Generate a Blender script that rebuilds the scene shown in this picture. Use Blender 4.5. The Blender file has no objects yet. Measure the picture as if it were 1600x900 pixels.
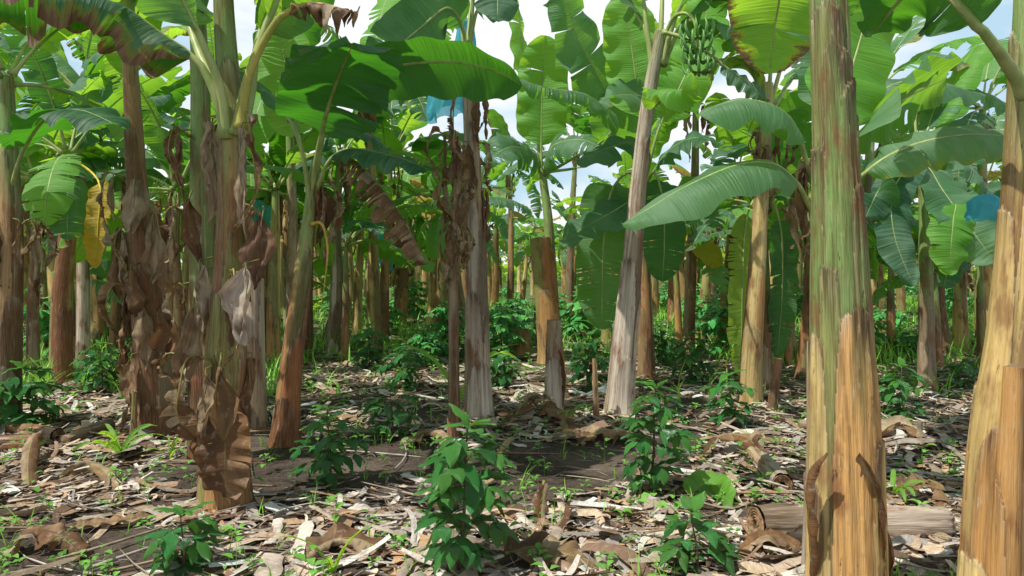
import bpy, math, random
import numpy as np
from mathutils import Vector
PI=math.pi; R=math.radians
F=1156.0; CH=1.4; HZ=410.0
C=bpy.context.scene.collection
# ------------------------------------------------------------------ noise
_TAB=np.random.RandomState(1).rand(64*64*64)
def vnoise(x,y,z=0.0,s=0):
    s=int(s); x,y,z=np.broadcast_arrays(np.asarray(x,float)+(s*7.31)%53,np.asarray(y,float)+(s*3.77)%59,np.asarray(z,float)+(s*11.13)%61)
    xf=np.floor(x); yf=np.floor(y); zf=np.floor(z); fx=x-xf; fy=y-yf; fz=z-zf
    xi=xf.astype(np.int64); yi=yf.astype(np.int64); zi=zf.astype(np.int64)
    X_=((xi&63)<<12,((xi+1)&63)<<12); Y_=((yi&63)<<6,((yi+1)&63)<<6); Z_=(zi&63,(zi+1)&63)
    fx=fx*fx*(3-2*fx); fy=fy*fy*(3-2*fy); fz=fz*fz*(3-2*fz)
    def c(a,b,d): return _TAB[X_[a]+Y_[b]+Z_[d]]
    x00=c(0,0,0)*(1-fx)+c(1,0,0)*fx; x10=c(0,1,0)*(1-fx)+c(1,1,0)*fx
    x01=c(0,0,1)*(1-fx)+c(1,0,1)*fx; x11=c(0,1,1)*(1-fx)+c(1,1,1)*fx
    return ((x00*(1-fy)+x10*fy)*(1-fz)+(x01*(1-fy)+x11*fy)*fz)*2-1
def fbm(x,y,z=0.0,s=0,o=3):
    r=0; a=1; t=0
    for i in range(o):
        r=r+a*vnoise(np.asarray(x)*2**i,np.asarray(y)*2**i,np.asarray(z)*2**i,s+i*17); t+=a; a*=.5
    return r/t
def sstep(a,b,x):
    t=np.clip((x-a)/(b-a),0,1); return t*t*(3-2*t)
# ------------------------------------------------------------------ ground shape
def _gz(x,y):
    x=np.asarray(x,float); y=np.asarray(y,float)
    return .05*fbm(x*.45,y*.45,0,5,2)+.018*fbm(x*2.2,y*2.2,0,9,3)*np.clip(1.4-y/25,0,1)
_gx=np.arange(-50,50.01,.1); _gy=np.arange(-7,70.01,.1)
_GT=_gz(*np.meshgrid(_gx,_gy,indexing='ij'))
def gz(x,y):
    if isinstance(x,(float,int)) or getattr(x,'ndim',1)==0:
        a=min(max((float(x)+50)*10,0),998.99); b=min(max((float(y)+7)*10,0),768.99); i=int(a); j=int(b); fa=a-i; fb=b-j
        return float((_GT[i,j]*(1-fa)+_GT[i+1,j]*fa)*(1-fb)+(_GT[i,j+1]*(1-fa)+_GT[i+1,j+1]*fa)*fb)
    a=np.clip((x+50)*10,0,998.99); b=np.clip((y+7)*10,0,768.99); i=a.astype(int); j=b.astype(int); fa=a-i; fb=b-j
    return (_GT[i,j]*(1-fa)+_GT[i+1,j]*fa)*(1-fb)+(_GT[i,j+1]*(1-fa)+_GT[i+1,j+1]*fa)*fb
def depth(py): return CH*F/(py-HZ)
def gp(px,py):
    Y=depth(py); X=(px-800)/F*Y
    return np.array([X,Y,float(gz(X,Y))])
def at(px,py,Y): return np.array([(px-800)/F*Y,Y,CH-(py-HZ)/F*Y])
# ------------------------------------------------------------------ mesh building
class MB:
    def __init__(s): s.v=[];s.f=[];s.u=[];s.c=[];s.m=[];s.n=0
    def add(s,v,f,u=None,c=None,m=0):
        v=np.asarray(v,float).reshape(-1,3); f=np.asarray(f,np.int64).reshape(-1,4)
        s.v.append(v); s.f.append(f+s.n); n=len(v)
        s.u.append(np.zeros((n,2)) if u is None else np.asarray(u,float).reshape(-1,2))
        if c is None: c=np.ones((n,4))
        c=np.asarray(c,float)
        if c.ndim==1: c=np.tile(c,(n,1))
        c=c.reshape(n,-1)
        if c.shape[1]==3: c=np.concatenate([c,np.ones((n,1))],1)
        s.c.append(c); s.m.append(np.full(len(f),m)); s.n+=n
    def mesh(s,name,mats,origin=(0,0,0),smooth=True):
        v=np.concatenate(s.v)-np.asarray(origin,float); f=np.concatenate(s.f); u=np.concatenate(s.u); c=np.concatenate(s.c)
        me=bpy.data.meshes.new(name)
        me.vertices.add(len(v)); me.vertices.foreach_set('co',v.astype(np.float32).ravel())
        me.loops.add(len(f)*4); me.loops.foreach_set('vertex_index',f.astype(np.int32).ravel())
        me.polygons.add(len(f)); me.polygons.foreach_set('loop_start',np.arange(0,len(f)*4,4,dtype=np.int32))
        me.polygons.foreach_set('material_index',np.concatenate(s.m).astype(np.int32))
        me.polygons.foreach_set('use_smooth',np.full(len(f),smooth))
        uv=me.uv_layers.new(name='UVMap'); uv.data.foreach_set('uv',u[f.ravel()].astype(np.float32).ravel())
        ca=me.color_attributes.new('Col','FLOAT_COLOR','POINT'); ca.data.foreach_set('color',c.astype(np.float32).ravel())
        for m in mats: me.materials.append(m)
        me.update(); me.validate()
        return me
    def obj(s,name,mats,parent=None,origin=(0,0,0),smooth=True):
        if not isinstance(mats,(list,tuple)): mats=[mats]
        o=bpy.data.objects.new(name,s.mesh(name,mats,origin,smooth)); C.objects.link(o)
        if parent is not None: o.parent=parent
        else: o.location=origin
        return o
def grid_faces(nu,nv,wrap=False):
    i=np.arange(nu-1)[:,None]; j=np.arange(nv if wrap else nv-1)[None,:]; j2=(j+1)%nv
    return np.stack([i*nv+j,(i+1)*nv+j,(i+1)*nv+j2,i*nv+j2],-1).reshape(-1,4)
def thing(name,loc,label=None,cat=None,group=None):
    o=bpy.data.objects.new(name,None); o.empty_display_size=.1; C.objects.link(o); o.location=[float(a) for a in loc]
    return tag(o,label,cat,group)
def tag(o,label=None,cat=None,group=None,kind=None):
    if label: o['label']=label
    if cat: o['category']=cat
    if group: o['group']=group
    if kind: o['kind']=kind
    return o
def curve(pts,n):
    """resample a smooth curve through pts at n arc-length-even points"""
    P=np.asarray(pts,float)
    if len(P)==2: P=np.array([P[0],(P[0]+P[1])/2,P[1]])
    Q=np.vstack([2*P[0]-P[1],P,2*P[-1]-P[-2]]); out=[]
    for i in range(1,len(Q)-2):
        t=np.linspace(0,1,14,endpoint=False)[:,None]
        a,b,c,d=Q[i-1],Q[i],Q[i+1],Q[i+2]
        out.append(.5*(2*b+(c-a)*t+(2*a-5*b+4*c-d)*t*t+(3*b-a-3*c+d)*t**3))
    out.append(Q[-2][None]); S=np.vstack(out)
    L=np.concatenate([[0],np.cumsum(np.linalg.norm(np.diff(S,axis=0),axis=1))])
    t=np.linspace(0,L[-1],n)
    return np.stack([np.interp(t,L,S[:,k]) for k in range(3)],1),L[-1]
def norm(a): return a/np.maximum(np.linalg.norm(a,axis=-1,keepdims=True),1e-9)
def frames(P,side):
    T=norm(np.gradient(P,axis=0)); side=np.asarray(side,float)
    B=norm(side-T*(T@side)[:,None]) if side.ndim==1 else norm(side-T*np.sum(T*side,1,keepdims=True))
    N=np.cross(B,T)
    return T,B,N
def tube(mb,P,rad,nt=8,side=(0.3,0.9,0.2),c=(1,1,1),m=0,flat=1.0,cap=True):
    P=np.asarray(P,float); n=len(P); rad=np.broadcast_to(np.asarray(rad,float),(n,)).copy()
    T,B,N=frames(P,side)
    if cap:
        P=np.vstack([P[:1],P,P[-1:]]); rad=np.concatenate([[1e-4],rad,[1e-4]])
        B=np.vstack([B[:1],B,B[-1:]]); N=np.vstack([N[:1],N,N[-1:]]); n+=2
    a=np.linspace(0,2*PI,nt,endpoint=False)
    V=P[:,None]+rad[:,None,None]*(np.cos(a)[None,:,None]*B[:,None]+flat*np.sin(a)[None,:,None]*N[:,None])
    L=np.concatenate([[0],np.cumsum(np.linalg.norm(np.diff(P,axis=0),axis=1))])
    U=np.stack(np.broadcast_arrays(a[None,:]/(2*PI)*.2,L[:,None]),-1)
    mb.add(V,grid_faces(n,nt,True),U,c,m)
# ------------------------------------------------------------------ materials
def mat(name):
    m=bpy.data.materials.new(name); m.use_nodes=True; nt=m.node_tree
    for n in list(nt.nodes): nt.nodes.remove(n)
    out=nt.nodes.new('ShaderNodeOutputMaterial')
    return m,nt,out
class NT:
    def __init__(s,nt): s.nt=nt
    def n(s,t,**k):
        x=s.nt.nodes.new('ShaderNode'+t)
        for a,b in k.items():
            if a in ('inp',):
                for i,v in b.items(): s.set(x.inputs[i],v)
            else: setattr(x,a,b)
        return x
    def set(s,i,v):
        if isinstance(v,bpy.types.NodeSocket): s.nt.links.new(v,i)
        elif isinstance(v,bpy.types.Node): s.nt.links.new(v.outputs[0],i)
        else: i.default_value=v
    def math(s,op,a,b=0.5,clamp=False):
        x=s.n('Math',operation=op,use_clamp=clamp); s.set(x.inputs[0],a); s.set(x.inputs[1],b); return x.outputs[0]
    def mix(s,f,a,b,bt='MIX'):
        x=s.n('Mix',data_type='RGBA',blend_type=bt); s.set(x.inputs[0],f)
        for i,v in ((6,a),(7,b)):
            if isinstance(v,tuple) and len(v)==3: v=v+(1,)
            s.set(x.inputs[i],v)
        return x.outputs[2]
    def ramp(s,f,lo,hi,a=0.,b=1.):
        x=s.n('MapRange'); x.interpolation_type='SMOOTHSTEP'
        for i,v in enumerate((f,lo,hi,a,b)): s.set(x.inputs[i],v)
        return x.outputs[0]
    def noise(s,vec,scale,detail=3,rough=.55):
        x=s.n('TexNoise'); s.set(x.inputs['Vector'],vec); x.inputs['Scale'].default_value=scale
        x.inputs['Detail'].default_value=detail; x.inputs['Roughness'].default_value=rough; return x.outputs[0]
    def map(s,vec,sc):
        x=s.n('Mapping'); s.set(x.inputs[0],vec); x.inputs['Scale'].default_value=sc; return x.outputs[0]
def make_leaf_mat():
    m,nt,out=mat('banana_leaf_blade'); g=NT(nt)
    uv=g.n('UVMap').outputs[0]; ob=g.n('TexCoord').outputs['Object']
    col=g.n('Attribute',attribute_name='Col'); sp=g.n('SeparateColor'); g.set(sp.inputs[0],col.outputs['Color'])
    brown,rnd,yel=sp.outputs[0],sp.outputs[1],sp.outputs[2]; v=col.outputs['Alpha']      # alpha = distance from midrib 0..1
    st=g.noise(g.map(uv,(46,1.6,1)),1.0,4,.62); st2=g.noise(g.map(uv,(11,.7,1)),1.0,2); big=g.noise(ob,2.3,3)
    top=g.mix(rnd,(.014,.10,.05),(.17,.38,.18))  # per-leaf tone: dark end paints shade, pale end paints sunlit tops
    top=g.mix(g.ramp(st,.38,.7,0,.6),top,(.17,.31,.18))
    top=g.mix(g.ramp(st2,.35,.7,0,.35),top,(.02,.09,.05))
    top=g.mix(g.ramp(big,.35,.72,0,.5),top,(.30,.46,.31))  # pale waxy sheen painted into the top colour
    viv=g.ramp(rnd,.58,.7); top=g.mix(g.math('MULTIPLY',viv,.75),top,g.mix(g.ramp(st,.35,.65),(.07,.30,.012),(.19,.5,.03)))  # yellow-green tint paints sun glowing through the blade
    under=g.mix(.6,top,g.mix(rnd,(.03,.11,.025),(.14,.33,.04)))
    bf=g.n('NewGeometry').outputs['Backfacing']
    c=g.mix(bf,top,under)
    yc=g.mix(g.ramp(st,.3,.7),(.45,.28,.02),(.62,.43,.03))
    c=g.mix(g.math('MULTIPLY',yel,g.ramp(g.noise(ob,5,3),.25,.5)),c,yc)
    rib=g.ramp(v,.0,.035,1,0)
    c=g.mix(rib,c,(.33,.42,.13))
    bm=g.ramp(g.math('ADD',brown,g.math('MULTIPLY',g.math('SUBTRACT',g.noise(g.map(uv,(16,5,1)),1.,4,.7),.5),1.1)),.42,.62)
    bc=g.mix(g.ramp(st,.3,.7),(.13,.065,.03),(.36,.24,.15))
    halo=g.ramp(g.math('ADD',brown,g.math('MULTIPLY',g.math('SUBTRACT',g.noise(g.map(uv,(16,5,1)),1.,4,.7),.5),1.1)),.3,.45)
    c=g.mix(g.math('MULTIPLY',halo,.7),c,(.42,.3,.03)); c=g.mix(bm,c,bc)
    bp=g.n('Bump'); bp.inputs['Strength'].default_value=.8; bp.inputs['Distance'].default_value=.02; g.set(bp.inputs['Height'],g.math('ADD',st,g.math('MULTIPLY',st2,1.5)))
    p=g.n('BsdfPrincipled'); g.set(p.inputs['Base Color'],c); g.set(p.inputs['Roughness'],g.mix(bm,g.ramp(big,.3,.7,.42,.6),(.75,.75,.75)))
    p.inputs['Specular IOR Level'].default_value=.5; g.set(p.inputs['Normal'],bp)
    tr=g.n('BsdfTranslucent'); 
    tc=g.mix(rnd,(.08,.34,.015),(.62,1.0,.06)); tc=g.mix(g.ramp(st,.3,.7,0,.35),tc,(.12,.4,.02)); tc=g.mix(yel,tc,(.8,.5,.03)); tc=g.mix(bm,tc,(.22,.1,.03)); tc=g.mix(rib,tc,(.4,.45,.1))  # low tone dims the transmitted glow, as for blades shaded from above
    g.set(tr.inputs[0],tc); g.set(tr.inputs[1],bp)
    mx=g.n('MixShader'); g.set(mx.inputs[0],g.mix(bm,(.5,.5,.5),(.2,.2,.2))); g.set(mx.inputs[1],p); g.set(mx.inputs[2],tr); g.set(out.inputs[0],mx)
    return m
def make_dry_mat(name='dry_banana_leaf',bright=1.0,tr_amt=.16):
    m,nt,out=mat(name); g=NT(nt)
    uv=g.n('UVMap').outputs[0]; ob=g.n('TexCoord').outputs['Object']
    col=g.n('Attribute',attribute_name='Col').outputs['Color']
    st=g.noise(g.map(uv,(55,2.5,1)),1.,4,.65); sp=g.noise(ob,9,4)
    c=g.mix(g.ramp(st,.3,.7,0,.6),col,g.mix(.6,col,(.05,.028,.015),'MIX'))
    c=g.mix(g.ramp(sp,.48,.7,0,.5),c,(.09,.05,.03)); c=g.mix(g.ramp(g.noise(ob,24,3),.55,.75,0,.45),c,(.5*bright,.43*bright,.35*bright))
    bp=g.n('Bump'); bp.inputs['Strength'].default_value=.7; bp.inputs['Distance'].default_value=.01; g.set(bp.inputs['Height'],g.math('ADD',st,sp))
    p=g.n('BsdfPrincipled'); g.set(p.inputs['Base Color'],c); p.inputs['Roughness'].default_value=.68; p.inputs['Specular IOR Level'].default_value=.3; g.set(p.inputs['Normal'],bp)
    tr=g.n('BsdfTranslucent'); g.set(tr.inputs[0],g.mix(.5,c,(.45,.22,.08)))
    mx=g.n('MixShader'); mx.inputs[0].default_value=tr_amt; g.set(mx.inputs[1],p); g.set(mx.inputs[2],tr); g.set(out.inputs[0],mx)
    return m
def make_stem_mat():
    m,nt,out=mat('pseudostem_skin'); g=NT(nt)
    uv=g.n('UVMap').outputs[0]; ob=g.n('TexCoord').outputs['Object']
    ca=g.n('Attribute',attribute_name='Col'); col=ca.outputs['Color']; dry=ca.outputs['Alpha']
    st=g.noise(g.map(uv,(70,2.2,1)),1.,5,.62); st2=g.noise(g.map(uv,(240,7,1)),1.,3,.6); sp=g.noise(g.map(uv,(34,5,1)),1.,5,.7); big=g.noise(g.map(uv,(9,2.5,1)),1.,4,.6)
    c=g.mix(g.math('MULTIPLY',g.ramp(st,.36,.7,0,1),g.ramp(dry,.3,.9,.3,.8)),col,g.mix(.8,col,(.10,.04,.012)))
    c=g.mix(g.ramp(st2,.45,.75,0,.35),c,(.62,.5,.3))
    c=g.mix(g.ramp(big,.5,.66,0,.7),c,(.2,.075,.03))
    c=g.mix(g.ramp(sp,.63,.7,0,.8),c,(.05,.02,.01))
    c=g.mix(g.ramp(g.noise(g.map(uv,(42,5,1)),1.3,5,.7),.62,.7,0,.6),c,(.6,.5,.36))
    bp=g.n('Bump'); bp.inputs['Strength'].default_value=.7; bp.inputs['Distance'].default_value=.01; g.set(bp.inputs['Height'],g.math('ADD',g.math('MULTIPLY',st,1.4),g.math('MULTIPLY',st2,.6)))
    p=g.n('BsdfPrincipled'); g.set(p.inputs['Base Color'],c); g.set(p.inputs['Roughness'],g.ramp(dry,0,1,.42,.8)); p.inputs['Specular IOR Level'].default_value=.35; g.set(p.inputs['Normal'],bp); g.set(out.inputs[0],p)
    return m
def make_simple(name,c1,c2,scale=20,rough=.5,spec=.4,trans=0,tcol=(.3,.5,.05),useattr=False,bump=.3,sc=(1,1,1)):
    m,nt,out=mat(name); g=NT(nt); ob=g.n('TexCoord').outputs['Object']
    n=g.noise(g.map(ob,sc),scale,4,.6)
    c=g.mix(g.ramp(n,.3,.7),c1,c2)
    if useattr: c=g.mix(1.0,c,g.n('Attribute',attribute_name='Col').outputs['Color'],'MULTIPLY')
    bp=g.n('Bump'); bp.inputs['Strength'].default_value=bump; bp.inputs['Distance'].default_value=.01; g.set(bp.inputs['Height'],n)
    p=g.n('BsdfPrincipled'); g.set(p.inputs['Base Color'],c); p.inputs['Roughness'].default_value=rough; p.inputs['Specular IOR Level'].default_value=spec; g.set(p.inputs['Normal'],bp)
    if trans:
        tr=g.n('BsdfTranslucent'); g.set(tr.inputs[0],tuple(tcol)+(1,))
        mx=g.n('MixShader'); mx.inputs[0].default_value=trans; g.set(mx.inputs[1],p); g.set(mx.inputs[2],tr); g.set(out.inputs[0],mx)
    else: g.set(out.inputs[0],p)
    return m
def make_soil():
    m,nt,out=mat('soil'); g=NT(nt); ob=g.n('TexCoord').outputs['Object']
    a=g.noise(ob,1.1,4); b=g.noise(ob,26,5,.7); c_=g.noise(ob,90,3,.7)
    c=g.mix(g.ramp(b,.3,.7),(.035,.026,.02),(.12,.09,.068)); c=g.mix(g.ramp(a,.45,.65,0,.5),c,(.24,.19,.15)); c=g.mix(g.ramp(c_,.6,.75,0,.5),c,(.34,.28,.22))
    sx=g.n('SeparateXYZ'); g.set(sx.inputs[0],ob)
    far=g.ramp(sx.outputs[1],8,14); c=g.mix(g.math('MULTIPLY',far,g.ramp(g.noise(ob,2.2,4),.35,.6,.2,.9)),c,(.12,.2,.05))
    bp=g.n('Bump'); bp.inputs['Strength'].default_value=.9; bp.inputs['Distance'].default_value=.03; g.set(bp.inputs['Height'],g.math('ADD',b,g.math('MULTIPLY',c_,.4)))
    p=g.n('BsdfPrincipled'); g.set(p.inputs['Base Color'],c); p.inputs['Roughness'].default_value=.9; p.inputs['Specular IOR Level'].default_value=.2; g.set(p.inputs['Normal'],bp); g.set(out.inputs[0],p)
    return m
def make_coffee():
    m,nt,out=mat('coffee_leaf'); g=NT(nt); uv=g.n('UVMap').outputs[0]
    ca=g.n('Attribute',attribute_name='Col'); col=ca.outputs['Color']
    w=g.n('TexWave',wave_type='BANDS',bands_direction='X'); g.set(w.inputs[0],g.map(uv,(1,1,1))); w.inputs['Scale'].default_value=2.3; w.inputs['Distortion'].default_value=.6
    c=g.mix(g.math('MULTIPLY',w.outputs[1],.25),col,(.1,.22,.05)); c=g.mix(g.n('NewGeometry').outputs['Backfacing'],c,g.mix(.4,c,(.12,.2,.08)))
    bp=g.n('Bump'); bp.inputs['Strength'].default_value=.6; bp.inputs['Distance'].default_value=.004; g.set(bp.inputs['Height'],w.outputs[1])
    p=g.n('BsdfPrincipled'); g.set(p.inputs['Base Color'],c); p.inputs['Roughness'].default_value=.27; p.inputs['Specular IOR Level'].default_value=.6; g.set(p.inputs['Normal'],bp)
    tr=g.n('BsdfTranslucent'); g.set(tr.inputs[0],g.mix(.5,col,(.3,.6,.04)))
    mx=g.n('MixShader'); mx.inputs[0].default_value=.25; g.set(mx.inputs[1],p); g.set(mx.inputs[2],tr); g.set(out.inputs[0],mx)
    return m
def make_bag():
    m,nt,out=mat('blue_plastic'); g=NT(nt); ob=g.n('TexCoord').outputs['Object']
    n=g.noise(g.map(ob,(9,9,3)),1.5,4)
    p=g.n('BsdfPrincipled'); g.set(p.inputs['Base Color'],g.mix(n,(.06,.42,.52),(.2,.66,.74))); p.inputs['Roughness'].default_value=.3
    bp=g.n('Bump'); bp.inputs['Strength'].default_value=.6; bp.inputs['Distance'].default_value=.02; g.set(bp.inputs['Height'],n); g.set(p.inputs['Normal'],bp)
    tr=g.n('BsdfTranslucent'); tr.inputs[0].default_value=(.1,.65,.85,1)
    mx=g.n('MixShader'); mx.inputs[0].default_value=.5; g.set(mx.inputs[1],p); g.set(mx.inputs[2],tr)
    tp=g.n('BsdfTransparent'); tp.inputs[0].default_value=(.5,.85,.95,1)
    m2=g.n('MixShader'); m2.inputs[0].default_value=.3; g.set(m2.inputs[1],mx); g.set(m2.inputs[2],tp); g.set(out.inputs[0],m2)
    return m
M=dict(leaf=make_leaf_mat(),dry=make_dry_mat(),litter=make_dry_mat('leaf_litter',1.1,.08),stem=make_stem_mat(),soil=make_soil(),coffee=make_coffee(),bag=make_bag(),
  rib=make_simple('petiole_skin',(.22,.3,.08),(.4,.45,.17),14,.45,.4,useattr=True,sc=(1,1,.2)),
  bark=make_simple('coffee_bark',(.08,.055,.035),(.17,.13,.09),60,.8,.2),
  weed=make_simple('weed_leaf',(.12,.3,.06),(.22,.44,.1),12,.5,.35,.3,(.3,.6,.08),True),
  fruit=make_simple('green_banana_skin',(.1,.26,.06),(.18,.38,.1),18,.4,.5),
  cut=make_simple('cut_pseudostem',(.16,.09,.05),(.42,.3,.19),45,.8,.2,useattr=True,bump=.8))
GREEN=(1,1,1)
# ------------------------------------------------------------------ banana leaf
def leaf_geo(pts,side,W,start=.2,nu=46,nv=8,v0=.25,droop=.9,wave=.06,wf=5,tears=4,gap=.05,brown=0.,edge=0.,yellow=0.,seed=0,crumple=0.,rnd=None,dry=False,tip=.55,hang=0.):
    rs=np.random.RandomState(seed%100000); P,L=curve(pts,90)
    T,B,N=frames(P,side)
    if N[45:,2].mean()<-.15 or (abs(N[45:,2].mean())<=.15 and N[45:,1].mean()>0 and False): B=-B; N=-N
    tt=np.linspace(0,1,90)
    rnd=rs.rand() if rnd is None else rnd
    V=[];Fc=[];U=[];Cc=[];off=0
    for sgn in (-1,1):
        cuts=np.sort(rs.rand(tears)*.9+.06) if tears else np.array([])
        cuts=np.concatenate([[0],cuts,[1]])
        for a,b in zip(cuts[:-1],cuts[1:]):
            if b-a<.004: continue
            n=max(3,int(round((b-a)*nu))+1); t=np.linspace(a,b,n)[:,None]*np.ones((1,nv+1)); v=np.linspace(0,1,nv+1)[None,:]*np.ones((n,1))
            tc=(a+b)/2; depthv=rs.rand()*.6
            gp_=gap*rs.uniform(.4,1.6) if tears else 0
            te=tc+(t-tc)*(1-np.clip(v-depthv*.5,0,1)*min(.6,gp_/max(b-a,.02)*.35))
            ang=v0+rs.uniform(-.12,.12)*(tears>0); dd=droop*(1+rs.uniform(-.35,.35)*(tears>0))
            w=W*np.sqrt(np.clip(1-(1-np.clip(te/.16,0,1))**2,0,1))*np.clip(1-np.clip((te-tip)/(1-tip),0,1)**2.3,0,1)**.62
            w=w*(1+.05*fbm(te*14,sgn*3.1,0,seed,2))
            if dry and crumple>.03: w=w*np.clip(.72+1.1*fbm(te*3.5,sgn*7,0,seed+5,3),.12,1.3)
            ph=ang-dd*v; 
            dv=1/nv; yy=np.cumsum(np.cos(ph),1)*dv; zz=np.cumsum(np.sin(ph),1)*dv; yy=yy-yy[:,:1]; zz=zz-zz[:,:1]
            s=start+te*(1-start)
            def ip(A): return np.stack([np.interp(s,tt,A[:,k]) for k in range(3)],-1)
            p=ip(P);tT=ip(T);tB=ip(B);tN=ip(N)
            k=v**1.4
            wv=wave*np.sin(2*PI*(wf*te+seed*.37+sgn*.2)+2*v)*k+.6*wave*fbm(te*wf*2.3,v*1.5,sgn*5,seed,2)*k*1.6
            X=p+sgn*tB*(w*yy)[...,None]+tN*(w*zz+wv*W*2.2)[...,None]+tT*(w*v*.16)[...,None]
            if hang: X[...,2]-=hang*w*v**1.5
            if crumple:
                q=X*7
                X=X+crumple*np.stack([fbm(q[...,0],q[...,1],q[...,2],seed+11,3),fbm(q[...,0],q[...,1],q[...,2],seed+23,3),fbm(q[...,0],q[...,1],q[...,2],seed+37,2)*.6],-1)*(.25+v[...,None])
                q=X*np.array([32,32,14]); X=X+crumple*.28*np.stack([fbm(q[...,0],q[...,1],q[...,2],seed+41,2),fbm(q[...,1],q[...,0],q[...,2],seed+53,2),0*v],-1)
            fc=grid_faces(n,nv+1)
            if sgn>0: fc=fc[:,::-1]
            br=brown+edge*np.clip(v*1.5-.5,0,1)+.25*edge*(te>.85)
            if dry:
                base=np.array([1,.95,.8])*np.array([[.28,.18,.11],[.40,.31,.22],[.15,.08,.045],[.32,.22,.13],[.46,.38,.3],[.22,.12,.06]])[rs.randint(6)]
                f=(fbm(te*9,v*2,seed*.1,seed,3)*.5+1)[...,None]
                col=np.concatenate([np.clip(base*f,0,1),v[...,None]],-1)
            else: col=np.stack([np.clip(br,0,1)*np.ones_like(v),rnd*np.ones_like(v),yellow*np.ones_like(v),v],-1)
            V.append(X.reshape(-1,3));Fc.append(fc+off);U.append(np.stack([te*L*(1-start),v*sgn*W],-1).reshape(-1,2));Cc.append(col.reshape(-1,4)); off+=n*(nv+1)
    return np.vstack(V),np.vstack(Fc),np.vstack(U),np.vstack(Cc),P,L
def add_leaf(parent,org,pts,side,W,mb=None,rp=.017,name=None,ribcol=None,**k):
    """leaf blade part with its midrib and petiole as a sub-part; with mb given, all goes in one mesh"""
    dry=k.get('dry',False); nb=k.pop('noblade',False); start=k.get('start',.2)
    if not nb: V,Fc,U,Cc,P,L=leaf_geo(pts,side,W,**k)
    else: P,L=curve(pts,90)
    n=26 if mb is None else 9
    s=np.linspace(0,.985,n); idx=(s*89).astype(int)
    rad=rp*np.where(s<start,1.25-.5*s/max(start,.01),.75*(1-(s-start)/(1-start))**.9+.08)
    rad[0]*=1.5
    T,B,N=frames(P,side); 
    if N[45:,2].mean()<-.15: N=-N
    PP=P[idx]-N[idx]*(rad*.55)[:,None]*(s>start)[:,None]
    rc=ribcol or ((.75,.55,.38) if dry else (1,1,1))
    if mb is not None:
        if not nb: mb.add(V,Fc,U,Cc,1 if dry else 0)
        tube(mb,PP,rad,5,side,c=rc,m=2); return
    rb=MB(); tube(rb,PP,rad,9,side,c=rc)
    if nb: return rb.obj(name or 'petiole',M['rib'],parent,org)
    b=MB(); b.add(V,Fc,U,Cc)
    o=b.obj(name or ('dry_leaf' if dry else 'leaf'),M['dry'] if dry else M['leaf'],parent,org)
    rb.obj('petiole',M['rib'],o,org)
    return o
def arch(c,az,L,e0,bend,n=9,r0=.05,pw=1.25,twist=0):
    """midrib path leaving the crown point c toward azimuth az, bending down with its weight"""
    p=np.array(c,float)+np.array([math.cos(az),math.sin(az),0])*r0; out=[p.copy()]
    for i in range(1,n):
        s=i/(n-1); e=e0-bend*s**pw; a=az+twist*s
        p=p+np.array([math.cos(a)*math.cos(e),math.sin(a)*math.cos(e),math.sin(e)])*L/(n-1); out.append(p.copy())
    return np.array(out)
def fan(parent,org,c,n,seed,L=1.9,W=.27,mb=None,az0=None,azs=None,lo=.15,hi=1.35,res=1.0,brown=.1,petk=.2):
    rs=random.Random(seed)
    for i in range(n):
        az=(azs[i] if azs else (az0 if az0 is not None else rs.uniform(0,6.28))+i*2.4+rs.uniform(-.3,.3))
        f=i/max(1,n-1); e0=lo+(hi-lo)*f+rs.uniform(-.12,.12); l=L*rs.uniform(.8,1.15)*(1-.15*abs(f-.5)); bend=rs.uniform(1.0,1.75)*(1-.45*f)
        pts=arch(np.array(c)+np.array([0,0,.12*f]),az,l,e0,bend,twist=rs.uniform(-.35,.35))
        side=np.array([-math.sin(az),math.cos(az),rs.uniform(-.35,.35)])
        hv=1-f
        add_leaf(parent,org,pts,side,W*rs.uniform(.8,1.12),mb,start=petk,nu=int(44*res),nv=max(3,int(8*res)),v0=rs.uniform(.1,.45),droop=rs.uniform(.6,1.5),wave=rs.uniform(.02,.07),wf=rs.uniform(3,6),
                 tears=rs.choice([1,3,6,12,18]) ,gap=rs.uniform(.03,.12),brown=0,edge=rs.choice([.1,.2,.35,.6])*(1 if rs.random()<brown*4 else 0),yellow=(rs.random()<.03)*.8,seed=seed*31+i)
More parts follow.
